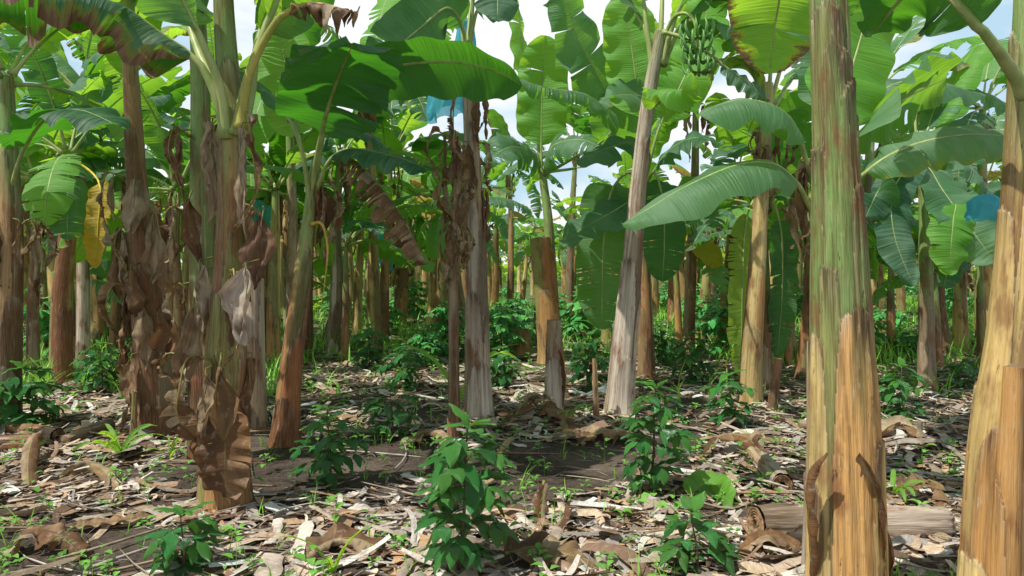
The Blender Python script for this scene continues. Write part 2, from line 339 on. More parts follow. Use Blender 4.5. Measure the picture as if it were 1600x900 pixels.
def dry_skirt(parent,org,c,rad,n,seed,L=(.6,1.1),W=(.08,.2),mb=None,z=(0,0),azr=(0,6.28),res=1.0,crumple=.07):
    rs=random.Random(seed)
    for i in range(n):
        if mb is None and i%2==0:
            az=rs.uniform(*azr); kite(parent,org,np.array(c,float)+np.array([math.cos(az),math.sin(az),0])*(rad+rs.uniform(.03,.09)),rs.uniform(*L)*.75,rs.uniform(*W)*.95,az+rs.uniform(-.4,.4),seed*71+i); continue
        az=rs.uniform(*azr); l=rs.uniform(*L); p0=np.array(c,float)+np.array([math.cos(az)*rad,math.sin(az)*rad,-rs.uniform(*z)])
        o=rs.uniform(.04,.16)
        d=np.array([math.cos(az),math.sin(az),0])
        pts=[p0,p0+d*o+np.array([0,0,.03]),p0+d*(o+.05)+np.array([0,0,-.25*l]),p0+d*(o*.8)+np.array([rs.uniform(-.08,.08),rs.uniform(-.05,.05),-.65*l]),p0+d*(o*.7)+np.array([rs.uniform(-.12,.12),0,-l])]
        a2=az+rs.uniform(-.9,.9)
        add_leaf(parent,org,pts,np.array([-math.sin(a2),math.cos(a2),0]),rs.uniform(*W)*.6,mb,rp=.008,start=.14,nu=int(50*res),nv=max(3,int(9*res)),v0=rs.uniform(-.9,.9),droop=rs.uniform(1.0,3.2),wave=.09,wf=rs.uniform(1.5,6),tears=rs.choice([4,7,11]),gap=.1,seed=seed*53+i,crumple=crumple,dry=True)
def kite(parent,org,p,L,W,az,seed,col=None,off=0.):
    """limp hanging scrap of dead leaf: pinched at its stalk, widest below, drawn to a ragged point"""
    rs=np.random.RandomState(seed); nu,nv=34,19; u=np.linspace(0,1,nu)[:,None]*np.ones((1,nv)); v=np.linspace(-1,1,nv)[None,:]*np.ones((nu,1))
    pl,pr=rs.uniform(.25,.7,2); el,er=rs.uniform(.05,.3,2); wl,wr=rs.uniform(.55,1.1,2)
    def prof(pk,e,w): return w*W*np.where(u<pk,(.06+.94*(u/pk)**.9),1-(1-e)*(np.clip(u-pk,0,1)/(1-pk))**1.1)
    w=np.where(v<0,prof(pl,el,wl),prof(pr,er,wr))*(1+.12*fbm(u*7,v*2,0,seed,2))
    fo=rs.uniform(.6,1.5); a=v*fo+rs.uniform(-.4,.4)
    x=w*np.sin(a)/max(fo,.5); y=w*(np.cos(a)-1)*rs.choice([-1,1])*.9
    k=rs.uniform(3,6); y=y+.12*W*np.sin(k*v+u*rs.uniform(2,6)+rs.rand()*6)*u
    x=x+rs.uniform(-.5,.5)*W*u**1.5
    z=-u*L-np.abs(v)*w*rs.uniform(-.2,.5)+.03*np.sin(v*5)*u
    q=6.; x=x+.025*fbm(x*q,z*q,v*1.0,seed+1,3)*2; y=y+.05*fbm(x*q,z*q,v,seed+2,3)+.009*fbm(v*9,z*26,0,seed+3,2); z=z+.02*fbm(v*3,u*4,3,seed+4,2)
    dx,dy=math.cos(az),math.sin(az)     # outward facing
    V=np.stack([-dy*x+dx*(y+off),dx*x+dy*(y+off),z],-1)+np.asarray(p,float)
    base=np.array([1,.95,.8])*np.array([[.26,.17,.10],[.36,.27,.19],[.17,.095,.05],[.30,.20,.12],[.44,.36,.28],[.22,.12,.065]])[rs.randint(6)] if col is None else np.array(col)
    f=(fbm(u*4,v*3,seed*.1,seed,3)*.6+1)[...,None]
    b=MB(); b.add(V,grid_faces(nu,nv),np.stack([v*.12,u*L*.3],-1),np.concatenate([np.clip(base*f,0,1),np.abs(v)[...,None]],-1))
    o=b.obj('dry_leaf',M['dry'],parent,org)
    m=MB(); P=[np.asarray(p,float)+np.array([-dx*.1,-dy*.1,.05]),np.asarray(p,float)+np.array([0,0,.03])]+[V[i,nv//2] for i in (4,12,20)]
    tube(m,P,[.006,.006,.004,.003,.002],6,c=(.6,.45,.3)); m.obj('petiole',M['rib'],o,org); return o
# ------------------------------------------------------------------ pseudostem
PAL={'gold':[(.66,.47,.17),(.72,.55,.22),(.52,.28,.09),(.6,.38,.13),(.5,.47,.17)],
 'goldgreen':[(.50,.40,.13),(.42,.42,.14),(.56,.36,.12),(.45,.26,.1)],
 'grey':[(.52,.43,.34),(.6,.52,.43),(.42,.32,.23),(.48,.35,.23)],
 'dark':[(.30,.13,.05),(.40,.22,.07),(.12,.055,.03),(.26,.26,.07),(.42,.22,.08),(.2,.09,.04)],
 'brown':[(.38,.2,.08),(.24,.11,.05),(.44,.28,.13),(.34,.26,.17),(.15,.08,.04)],
 'red':[(.42,.15,.05),(.46,.24,.08),(.2,.07,.035),(.52,.32,.12),(.3,.28,.08)]}
GRN=[(.2,.34,.09),(.27,.42,.13),(.14,.27,.06)]
def stem_geo(mb,pts,radii,style,seed,nt=48,nz=110,ns=12,green=.55,thick=.0045,flare=.22,m=0,hollow_top=False,hs=None,blot=1.0,extra=(),lump=.02):
    rs=random.Random(seed); P,L=curve(pts,nz); T,B,N=frames(P,(1,0.02,0))
    s=np.linspace(0,1,nz)[:,None]; th=np.linspace(0,2*PI,nt,endpoint=False)[None,:]   # 0 = +X, seam handled below
    rr=np.interp(s[:,0],np.linspace(0,1,len(radii)),radii)[:,None]*np.ones((1,nt))
    rr=rr*(1+flare*np.exp(-s*L/.09)); rr=rr*(1+.03*np.cos(2*th+seed)+.02*fbm(np.cos(th)*2+seed,np.sin(th)*2,s*L*1.5,seed,2)+lump*2*fbm(np.cos(th)*1.5+seed,np.sin(th)*1.5,s*L*4,seed+2,3))
    cx,sx=np.cos(th),np.sin(th)
    nA=fbm(cx*3.2+seed,sx*3.2,s*L*1.3,seed,3); nB=fbm(cx*9,sx*9,s*L*.9+seed,seed+3,3)
    g0,g1=np.array(GRN[rs.randrange(3)]),np.array(GRN[rs.randrange(3)])
    pal=[np.array(c) for c in PAL[style]]
    gl=sstep(green-.18,green+.18,s+.12*nA)[...,None]
    base=pal[rs.randrange(len(pal))]
    gcol=g0+(g1-g0)*(nB[...,None]*.5+.5)
    col=base*(1-gl)+gcol*gl; dry=np.full((nz,nt),.35 if style!='grey' else .9)
    offs=np.zeros((nz,nt))
    for k in range(ns+len(extra)):
        f=min(1,k/max(1,ns-1)); t0=k*2.399+rs.uniform(-.4,.4); hk=(1.02-.92*f**.85)*rs.uniform(.88,1.08) if hs is None or k>=ns else hs[k]
        hw=rs.uniform(.45,1.75); tw=rs.uniform(-.25,.25)
        if k>=ns: hk,t0,hw=extra[k-ns][:3]; tw=0
        d=np.abs((th-t0-tw*s*L+PI)%(2*PI)-PI)
        rag=.012*fbm(cx*14,sx*14,k,seed+k*7,3)+ (.05*(d/hw)**2 if k%3 else .004)
        top=hk-rag*2.2/L*1.2
        wid=hw*(1-.45*np.clip(s/max(hk,.05),0,1)**4)+.05*fbm(s*L*5,k,0,seed,2)
        mk=((s<top)&(d<wid)); c=pal[rs.randrange(len(pal))]*rs.choice([.45,.7,.9,1.0,1.1,1.25])
        if k>=ns: c=np.array(extra[k-ns][3])
        stn=nB[...,None]; cc=c*(1+.28*stn)
        gg=sstep(green-.05,green+.2,s+.2*nA)[...,None]*.8; cc=cc*(1-gg)+gcol*gg
        if blot:
            bl=np.exp(-(top-s)*L/(.06+.2*rs.random()))*np.clip(.45+nA*2.2,0,1)*blot
            cc=cc*(1-np.clip(bl,0,.85)[...,None])+np.array([.05,.022,.016])*np.clip(bl,0,.85)[...,None]
            pale=np.exp(-(top-s)*L/.05)*np.clip(-nA*1.8,0,1)
            cc=cc*(1-pale[...,None])+np.array([.55,.46,.36])*pale[...,None]
        ed=np.exp(-(wid-d)*rr/.006)*.45
        cc=cc*(1-ed[...,None])+np.array([.5,.38,.22])*ed[...,None]
        out=np.exp(-np.clip(d-wid,0,9)*rr/.009)*(d>=wid)*(s<top)*.75+np.exp(-np.clip(s-top,0,9)*L/.012)*(s>=top)*(d<wid)*.75  # shadow gap painted dark just outside each sheath edge
        col=col*(1-out[...,None])+np.array([.045,.02,.01])*out[...,None]
        col=np.where(mk[...,None],cc,col); lift=1+1.6*np.exp(-(top-s)*L/.06)*rs.random()
        offs=np.where(mk,offs+thick*lift,offs); dry=np.where(mk,np.clip(.35+f*.5,0,1),dry)
    rr=rr+offs
    V=P[:,None]+rr[...,None]*(cx[...,None]*B[:,None]+sx[...,None]*np.cross(T,B)[:,None])
    U=np.stack(np.broadcast_arrays(((th+PI*1.5)%(2*PI))/(2*PI)*.62*(radii[0]/.13),s*L),-1)
    mb.add(V,grid_faces(nz,nt,True)[:,::-1],U,np.concatenate([np.clip(col,0,1),dry[...,None]],-1),m)
    # top closing ring (shallow funnel)
    q=np.linspace(1,0,5)[:,None]
    Vt=P[-1]+q[...,None]*(V[-1]-P[-1])[None]-T[-1]*((1-q)*(.06 if hollow_top else -.02))[...,None]
    cr=.5+.5*np.cos(np.linspace(0,25,5))[:,None,None]*np.ones((1,nt,1))*.4
    Ct=np.concatenate([np.clip(np.array([.3,.2,.12])*cr,0,1),np.ones((5,nt,1))],-1)
    mb.add(Vt,grid_faces(5,nt,True)[:,::-1],np.zeros((5*nt,2)),Ct.reshape(-1,4),m)
    return P
def stem(root,org,pts,radii,style,seed,name='pseudostem',**k):
    mb=MB(); P=stem_geo(mb,pts,radii,style,seed,**k); return mb.obj(name,M['stem'],root,org)
GB='banana plants standing in the rows'
def plant(px,py,label,group=GB,name='banana_plant'):
    b=gp(px,py); return thing(name,b,label,'banana plant',group),b
def sub(b): return b-np.array([0,0,.06])
def hl(root,b,px,side,W,**k):
    """leaf given by marks of its midrib: (px,py,depth)"""
    return add_leaf(root,b,[at(*q) for q in px],np.array(side,float),W,**k)
# ================================================================== GROUND
def build_ground():
    xs=np.unique(np.concatenate([np.linspace(-14,14,330),np.linspace(-150,-14,40),np.linspace(14,150,40)]))
    ys=np.unique(np.concatenate([np.linspace(-6,2,30),np.linspace(2,13,300),np.linspace(13,45,120),np.linspace(45,320,40)]))
    X,Y=np.meshgrid(xs,ys,indexing='ij'); Z=gz(X,Y)
    near=np.clip(1.3-Y/16,0,1)*(np.abs(X)<14)
    Z=Z+near*.012*fbm(X*7,Y*7,0,31,3)+near*.03*np.clip(fbm(X*1.6,Y*1.6,0,44,2),0,1)
    b=MB(); b.add(np.stack([X,Y,Z],-1),grid_faces(len(xs),len(ys))); o=b.obj('ground',M['soil']); tag(o,kind='structure')
build_ground()
SOIL=[((-1.55,5.2),(.9,.5)),((.25,5.0),(.55,.75)),((1.0,5.3),(.45,.45)),((-2.0,3.5),(.55,.25)),((.1,3.55),(.3,.2)),((-.9,6.6),(.5,.4)),((2.9,6.6),(.6,.4)),((1.3,7.3),(.9,.35))]
def litter_density(x,y):
    d=.66+1.0*fbm(x*.9,y*1.3,0,77,3)
    for (cx,cy),(a,b) in SOIL: d=d-1.3*np.exp(-(((x-cx)/a)**2+((y-cy)/b)**2))
    d=np.where(y>9,d*np.clip(1.35-(y-9)/9,.12,1),d)
    return np.clip(d,0,1)
NL=36000
LC=np.array([[.56,.46,.36],[.48,.38,.29],[.66,.59,.51],[.60,.50,.41],[.34,.22,.14],[.52,.40,.28],[.47,.43,.39],[.24,.15,.1],[.44,.28,.16],[.62,.56,.5]])
def strip_template(rs,nu=9,nv=5):
    u=np.linspace(-.5,.5,nu)[:,None]*np.ones((1,nv)); v=np.linspace(-.5,.5,nv)[None,:]*np.ones((nu,1))
    w=(.5+.5*np.cos(u*PI*.9))**rs.uniform(.2,.9)*rs.uniform(.07,.4)*(1+.5*fbm(u*7,np.sign(v)*3.3,0,rs.randint(999),2)); curl=rs.uniform(-5,5); bend=rs.uniform(-1.6,1.6)
    a=v*curl*w*2.2
    y=np.where(abs(curl)>.3,np.sin(a)/(curl*2.2+1e-6),v*w); z=(1-np.cos(a))/(abs(curl)*2.2+1e-6)*np.sign(curl)
    z=z+bend*.22*(u**2)*2+.07*fbm(u*6,v*3,0,rs.randint(9999),3)+.02
    y=y+.12*np.sin(u*rs.uniform(2,6)+rs.rand()*6)*rs.uniform(0,1)
    ln=rs.uniform(.1,.3)
    return np.stack([u,y,z-z.min()*.6],-1).reshape(-1,3),nu,nv
def build_litter():
    rs=np.random.RandomState(4); tem=[strip_template(rs) for _ in range(60)]; mb=MB(); fc=grid_faces(9,5); uvt=np.stack(np.meshgrid(np.linspace(0,.25,9),np.linspace(0,.7,5),indexing='ij'),-1).reshape(-1,2)
    M_=150000; y=2.5+17*rs.rand(M_)**1.6; x=(rs.rand(M_)*2-1)*(y*.78+.4); dn=litter_density(x,y); ok=rs.rand(M_)<dn; x=x[ok][:NL];y=y[ok][:NL];dn=dn[ok][:NL]; n=len(x)
    TT=np.stack([t[0] for t in tem]); V=TT[rs.randint(60,size=n)]
    big=rs.rand(n); L=np.where(big<.7,rs.uniform(.04,.13,n),rs.uniform(.13,.3,n)); L=np.where(big>.97,rs.uniform(.3,.48,n),L)
    V=V*L[:,None,None]; V[:,:,1]*=np.where((rs.rand(n)<.2)&(L<.16),rs.uniform(1.2,2.2,n),rs.uniform(.35,1.2,n)*np.where(L>.2,.95,1))[:,None]; V[:,:,2]*=(rs.uniform(.15,.7,n)*np.where(L>.2,.6,1))[:,None]; V[:,:,1]+=V[:,:,0]**2/L[:,None]*rs.normal(0,.35,n)[:,None]; a=rs.rand(n)*6.28
    V[:,:,2]+=V[:,:,0]*rs.normal(0,.14,n)[:,None]+V[:,:,1]*rs.normal(0,.22,n)[:,None]
    ca=np.cos(a)[:,None];sa=np.sin(a)[:,None]; X=V[:,:,0]*ca-V[:,:,1]*sa+x[:,None]; Y=V[:,:,0]*sa+V[:,:,1]*ca+y[:,None]
    Z=gz(X,Y)*.5+gz(x,y)[:,None]*.5+V[:,:,2]-V[:,:,2].min(1)[:,None]*.55+.008+(rs.rand(n)*.03*dn)[:,None]
    c=LC[rs.randint(len(LC),size=n)]*rs.uniform(.5,1.65,n)[:,None]; c=np.clip(c,0,.82)
    F_=(fc[None]+np.arange(n)[:,None,None]*45).reshape(-1,4)
    mb.add(np.stack([X,Y,Z],-1),F_,(uvt[None]*L[:,None,None]*4).reshape(-1,2),np.repeat(c,45,0))
    o=mb.obj('leaf_litter',M['litter']); tag(o,kind='stuff')
    # thin stalks and fibres
    mb=MB()
    n=2000; y=2.5+10*rs.rand(n)**1.5; x=(rs.rand(n)*2-1)*(y*.75+.3); a=rs.rand(n)*PI; th=(np.arange(n)%12==0); L=np.where(th,rs.uniform(.4,.9,n),rs.uniform(.06,.3,n)); k=rs.uniform(-.3,.3,n)
    q=np.linspace(-.5,.5,5)[None]; c_=np.cos(a)[:,None]; s_=np.sin(a)[:,None]; L_=L[:,None]; k_=k[:,None]
    X=x[:,None]+q*L_*c_-k_*L_*q*q*s_; Y=y[:,None]+q*L_*s_+k_*L_*q*q*c_; Z=gz(X,Y)+.02+rs.rand(n,1)*.03+q*L_*rs.normal(0,.08,(n,1))
    r=np.where(th,.006,.0016)*rs.uniform(.7,1.5,n); rt=r[:,None,None]*np.array([.5,1,1,.8,.3])[None,:,None]; an=np.arange(4)*PI/2
    V=np.stack([X[...,None]-np.cos(an)*s_[...,None]*rt,Y[...,None]+np.cos(an)*c_[...,None]*rt,Z[...,None]+np.sin(an)*rt],-1)
    f=(grid_faces(5,4,True)[None]+np.arange(n)[:,None,None]*20).reshape(-1,4)
    mb.add(V,f,None,np.repeat(np.clip(LC[rs.randint(len(LC),size=n)]*rs.uniform(.6,1.1,(n,1)),0,.7),20,0))
    o=mb.obj('straw_litter',M['litter']); tag(o,kind='stuff')
build_litter()
# ================================================================== WEEDS AND GRASS (stuff)
def leaflet(L,W,rs,nu=4,droop=.5):
    u=np.linspace(0,1,nu)[:,None]*np.ones((1,3)); v=np.array([-1,0,1])[None,:]*np.ones((nu,1))
    w=np.sin(PI*np.clip(u,.02,.98)**.8)*W
    return np.stack([u*L,v*w,L*(.25*u-droop*u*u)+np.abs(v)*w*.3],-1).reshape(-1,3)
def put(V,az,el,p):
    c,s=math.cos(el),math.sin(el); x=V[:,0]*c-V[:,2]*s; z=V[:,0]*s+V[:,2]*c; y=V[:,1]
    ca,sa=math.cos(az),math.sin(az); return np.stack([x*ca-y*sa,x*sa+y*ca,z],-1)+np.asarray(p)
def build_weeds():
    rs=np.random.RandomState(8); mb=MB(); f=grid_faces(4,3); n=0
    yy=2.6+13*rs.rand(14000)**1.2; xx=(rs.rand(14000)*2-1)*(yy*.75+.3); ok=rs.rand(14000)<.12+.9*np.clip(fbm(xx*1.1,yy*1.1,3,91,3),0,1)+.25*(yy>8); xx=xx[ok][:2300]; yy=yy[ok][:2300]
    for x,y in zip(xx.tolist(),yy.tolist()):
        h=rs.uniform(.015,.09) if rs.rand()<.9 else rs.uniform(.1,.2); z=float(gz(x,y))+.02; k=rs.randint(3,8); g=rs.uniform(.6,1.5); col=np.array([.9,1,.8])*g
        a0=rs.rand()*6
        for i in range(k):
            az=a0+i*2.4; L=rs.uniform(.015,.045)*(1+h*4); mb.add(put(leaflet(L,L*.34,rs),az,rs.uniform(.0,.6),(x+.3*L*math.cos(az),y+.3*L*math.sin(az),z+h*(.4+.6*i/k))),f,None,col)
        mb.add([(x-.001,y,z-.02),(x+.001,y,z-.02),(x+.001,y,z+h),(x-.001,y,z+h)],[(0,1,2,3)],None,col)
    o=mb.obj('ground_cover_weeds',M['weed']); tag(o,kind='stuff')
    mb=MB(); n=0; gf=grid_faces(5,2)
    def blade(x,y,h,az,w,lean,col):
        t=np.linspace(0,1,5)[:,None]*np.ones((1,2)); v=np.array([-1,1])[None,:]*np.ones((5,1))
        ww=w*(1-t**1.6)+.0006; r=lean*h*t**1.9
        P=np.stack([r*math.cos(az)-v*ww*math.sin(az),r*math.sin(az)+v*ww*math.cos(az),h*t*(1-.25*lean*t)],-1).reshape(-1,3)
        mb.add(P+np.array([x,y,float(gz(x,y))]),gf,None,col)
    yy=7.5+20*rs.rand(9000)**1.1; xx=(rs.rand(9000)*2-1)*(yy*.75); q=fbm(xx*.35,yy*.35,1,17,2)+.3*(xx>1)*(yy>10)+.4*(yy>14); ok=rs.rand(9000)<np.clip(q+.2,.02,1); xx=xx[ok][:2600]; yy=yy[ok][:2600]
    for x,y in zip(xx.tolist(),yy.tolist()):
        for j in range(rs.randint(4,9)): blade(x+rs.normal(0,.06),y+rs.normal(0,.06),rs.uniform(.12,.45),rs.rand()*6.3,rs.uniform(.004,.009)*(1+y/25),rs.uniform(.2,1.1),np.array([1.15,1.2,.7])*rs.uniform(.9,2.0))  # far tufts coloured brighter to stand in for sunlight
    for i in range(260):
        y=3+6*rs.rand(); x=(rs.rand()*2-1)*(y*.75)
        for j in range(rs.randint(2,6)): blade(x+rs.normal(0,.02),y+rs.normal(0,.02),rs.uniform(.05,.18),rs.rand()*6.3,rs.uniform(.002,.004),rs.uniform(.2,1.2),np.array([1.2,1.2,.6])*rs.uniform(.8,1.4))
    o=mb.obj('grass',M['weed']); tag(o,kind='stuff')
build_weeds()
# ================================================================== COFFEE PLANTS
def coffee_leaf(L,rs,nu=7,nv=5):
    u=np.linspace(0,1,nu)[:,None]*np.ones((1,nv)); v=np.linspace(-1,1,nv)[None,:]*np.ones((nu,1))
    w=.25*L*np.sin(PI*np.clip(u,.015,.985)**.82)**.85*(1-.55*sstep(.82,1,u)); dr=rs.uniform(.15,.6)
    x=u*L; z=-dr*L*u*u*.8+np.abs(v)*w*.35-.012*(np.abs(v)**2)+np.abs(v)*w*.22*np.sin(u*26+rs.rand()*6)
    return np.stack([x*(1-.1*dr*u),v*w,z],-1).reshape(-1,3),np.stack([u*6,v],-1).reshape(-1,2)
def coffee_geo(h,spread,seed,nl=None,lod=1.0,top=0.3,ls=.12):
    rs=np.random.RandomState(seed); fo=MB(); st=MB(); nu,nv=(7,5) if lod>.6 else (4,3); f=grid_faces(nu,nv)
    lean=rs.normal(0,.05,2); P=[np.array([lean[0]*t*h+.01*math.sin(t*5),lean[1]*t*h,t*h]) for t in np.linspace(0,1,7)]
    P[0][2]=-.03; tube(st,P,np.linspace(.008,.003,7)*(.6+h),6,(1,0,0))
    nodes=max(5,int(h/.06)); a=rs.rand()*3
    def lf(p,az,el,L,young):
        V,U=coffee_leaf(L,rs,nu,nv); c=np.array([.022,.14,.032])*rs.uniform(.6,1.9)
        c=c*(1-young)+np.array([.11,.32,.045])*young
        fo.add(put(V,az,el,p),f,U,c)
    for i in range(nodes):
        t=.2+.8*i/(nodes-1); p=np.array([lean[0]*t*h,lean[1]*t*h,t*h]); a+=PI/2+rs.uniform(-.3,.3)
        Lb=spread*(.3+.75*math.sin(PI*min(1,t)**1.25)**.8)*rs.uniform(.6,1.15)
        for s in (0,PI):
            az=a+s+rs.uniform(-.2,.2)
            if t<.93:
                e0=rs.uniform(.1,.5); q=arch(p,az,Lb,e0,rs.uniform(.4,.9),5,0.0); tube(st,q,np.linspace(.0035,.0015,5)*(.6+h*.6),4,(0,0,1))
                m=max(2,int(Lb/.055))
                for j in range(1,m+1):
                    r=j/m; k=r*(4); k0=min(3,int(k)); pp=q[k0]*(1-(k-k0))+q[k0+1]*(k-k0)
                    for ss in (-1,1):
                        lf(pp,az+ss*rs.uniform(.6,1.25),rs.uniform(-.65,.35),ls*rs.uniform(.7,1.2)*(1-.25*(r==1)),max(0,rs.uniform(-.5,.35))+(.45*(r==1)*(t>.6)))
                lf(q[-1],az,rs.uniform(-.4,.3),ls*rs.uniform(.5,.9),.4 if t>.5 else .1)
            else:
                lf(p,az,rs.uniform(.3,1.0),ls*rs.uniform(.6,.9),.8); lf(p,az+.9,rs.uniform(.0,.6),ls*rs.uniform(.7,1.0),.6)
    return fo,st
GC='young coffee plants growing between the banana stems'
def coffee(px,py,hpx,wpx,label,seed,group=GC,ls=.12,lod=1.0):
    b=gp(px,py); D=b[1]; h=hpx/F*D; r=thing('coffee_plant',b,label,'coffee plant',group)
    fo,st=coffee_geo(h,wpx/2/F*D*.88,seed,ls=ls,lod=lod)
    fo.obj('foliage',M['coffee'],r); st.obj('stem',M['bark'],r); return r
for q in [
 (714,896,232,148,'tall bushy coffee plant at the bottom centre with large dark glossy leaves',11,.135),
 (285,893,92,100,'small coffee seedling with drooping broad leaves in the lower left litter',12,.115),
 (1088,903,98,110,'small bright leafed coffee seedling left of the cut banana log',13,.115),
 (1014,772,165,110,'coffee plant in the dark soil patch below the leaning grey banana stem',14,.125),
 (515,752,118,95,'thin coffee plant with pale leaves right of the stem wrapped in dead leaves',15,.12),
 (612,684,78,85,'low coffee plant in shade left of the upright grey banana stem',16,.12),
 (636,606,72,78,'round sunlit coffee plant between the left clump and the upright grey stem',17,.12),
 (576,574,68,70,'coffee plant behind and left of the round sunlit one',18,.12),
 (921,614,88,72,'sunlit coffee plant right of the broken grey stump',19,.13),
 (1078,604,80,76,'dark coffee plant just right of the leaning grey banana stem',20,.13),
 (1028,574,72,64,'pale green coffee plant behind the leaning grey stem',21,.13),
 (1140,668,84,68,'coffee plant in front of the golden leaning banana stem',22,.125),
 (781,606,62,60,'dark coffee plant right of the upright grey banana stem',23,.13),
 (1404,654,78,80,'dark coffee plant right of the thick golden stem',24,.13),
 (1430,560,55,90,'low wide coffee plant in the grass between the two golden stems',25,.14),
 (160,612,74,84,'dark coffee plant between the leftmost banana stems',26,.13),
 (30,672,100,150,'large dark coffee plant at the left edge in deep shade',27,.14),
 (1512,606,50,60,'small coffee plant just left of the golden stem at the right edge',28,.13),
 (1350,556,60,70,'coffee plant half hidden behind the thick golden stem',29,.14),
 (708,560,50,60,'coffee plant in the light behind the thin dried stem',30,.14)]:
    coffee(*q[:6],ls=q[6]*1.24)
def tiny_coffees():
    rs=random.Random(5); protos=[]
    for i in range(5):
        fo,st=coffee_geo(rs.uniform(.6,.85),.34,300+i,lod=.5,ls=.15); b=MB()
        for s_,m_ in ((fo,0),(st,1)):
            for v,f,u,c in zip(s_.v,s_.f,s_.u,s_.c): b.v.append(v); 
            # merge keeping offsets
            b.f+= [f+b.n for f in s_.f]; b.u+=s_.u; b.c+=s_.c; b.m+=[np.full(len(f),m_) for f in s_.f]; b.n+=s_.n
        b.c=[np.concatenate([np.clip(c[:,:3]*2.3+.01,0,1),c[:,3:]],1) for c in b.c]  # leaf colours lifted to paint sunlight onto the canopy-shaded far bushes
        protos.append(b.mesh('far_coffee_plant',[M['coffee'],M['bark']]))
    n=0; used=[]
    while n<95:
        Y=rs.uniform(10,34); X=rs.uniform(-1,1)*Y*.72
        if rs.random()>.35+.5*(X>-1.5): continue
        X=round(X/1.1)*1.1+rs.uniform(-.2,.2)
        if any(abs(X-a)+abs(Y-b)<.75 for a,b in used): continue
        used.append((X,Y)); o=bpy.data.objects.new('coffee_plant',protos[n%5]); C.objects.link(o); s=rs.uniform(.65,1.25)
        o.location=(X,Y,float(gz(X,Y))); o.rotation_euler=(0,0,rs.uniform(0,6.28)); o.scale=(s*1.1,s*1.1,s)
        tag(o,'small coffee bush in the far rows beneath the banana plants','coffee plant','distant coffee bushes in the rows'); n+=1
tiny_coffees()
# ================================================================== HERO BANANA PLANTS
def SP(b,marks,Y,dz=0):
    return [sub(b)]+[at(x,y,Y+dz*(i+1)) for i,(x,y) in enumerate(marks)]
def flap(root,b,px,side,W,seed,col=None,**k):
    return add_leaf(root,b,[at(*q) for q in px],side,W,rp=.004,start=.0,nu=30,nv=6,tears=0,dry=True,seed=seed,crumple=k.pop('crumple',.015),droop=k.pop('droop',1.6),v0=.3,name='sheath',**k)
# --- thick golden stem right of centre
r1,b1=plant(1322,962,'thick golden banana stem standing closest right of centre, green above a straight cut sheath'); D1=b1[1]
stem(r1,b1,SP(b1,[(1318,700),(1312,480),(1304,250),(1294,0),(1288,-230)],D1),[.132,.12,.099,.076,.068,.06],'goldgreen',3,nt=150,nz=420,ns=6,green=.34,thick=.0046,flare=.08,hs=[.99,.88,.74,.66,.8,.7],blot=1.3,extra=[(.62,PI+.3,.8,(.22,.36,.1)),(.75,-PI/2-.3,.7,(.24,.38,.12)),(.57,-PI/2+.5,.5,(.34,.32,.12)),(.47,-PI/2-.8,.5,(.36,.40,.12)),(.414,-PI/2+.1,.85,(.74,.42,.14)),(.38,PI,.75,(.68,.52,.2)),(.25,-PI/2+.75,.5,(.66,.45,.15)),(.22,.1,.6,(.55,.33,.1)),(.2,PI+.1,.5,(.68,.47,.17))])
flap(r1,b1,[(1270,905,D1-.05),(1263,800,D1-.12),(1266,740,D1-.14),(1292,706,D1-.18)],(.3,-1,0),.035,3); flap(r1,b1,[(1372,900,D1-.05),(1376,820,D1-.14),(1362,750,D1-.16),(1342,706,D1-.2)],(.5,-1,0),.05,4)
flap(r1,b1,[(1392,900,D1+.05),(1392,850,D1+.02),(1375,800,D1),(1368,740,D1)],(.2,-1,0),.04,9)
cr=at(1288,-230,D1)
fan(r1,b1,cr,3,101,L=2.0,W=.29,azs=[1.25,.95,.7],lo=.45,hi=1.45)
# --- golden stem at the right edge
r2,b2=plant(1545,950,'golden banana stem at the right edge with peeling papery patches'); D2=b2[1]
stem(r2,b2,SP(b2,[(1556,700),(1578,500),(1592,300),(1606,60),(1612,-120)],D2),[.098,.09,.068,.056,.056,.05],'gold',8,nt=130,nz=380,ns=10,green=.66,thick=.0045,flare=.1)
cut2=MB(); stem_geo(cut2,[at(1572,940,D2-.13),at(1575,800,D2-.12),at(1584,574,D2-.07)],[.05,.045,.036],'gold',88,nt=60,nz=160,ns=3,green=1.5,flare=.05); cut2.obj('sheath',M['stem'],r2,b2)
hl(r2,b2,[(1600,150,D2-.02),(1585,118,D2-.08),(1545,60,D2-.2),(1495,0,D2-.2),(1455,-25,D2-.1),(1410,-5,D2),(1362,55,D2+.15)],(.15,.9,-.5),.2,rp=.024,start=.42,seed=5,v0=.1,droop=.5,tears=1,rnd=.1)
fan(r2,b2,at(1612,-130,D2),4,102,L=2.0,W=.28,azs=[.2,1.5,.9,1.2],lo=.5,hi=1.45)
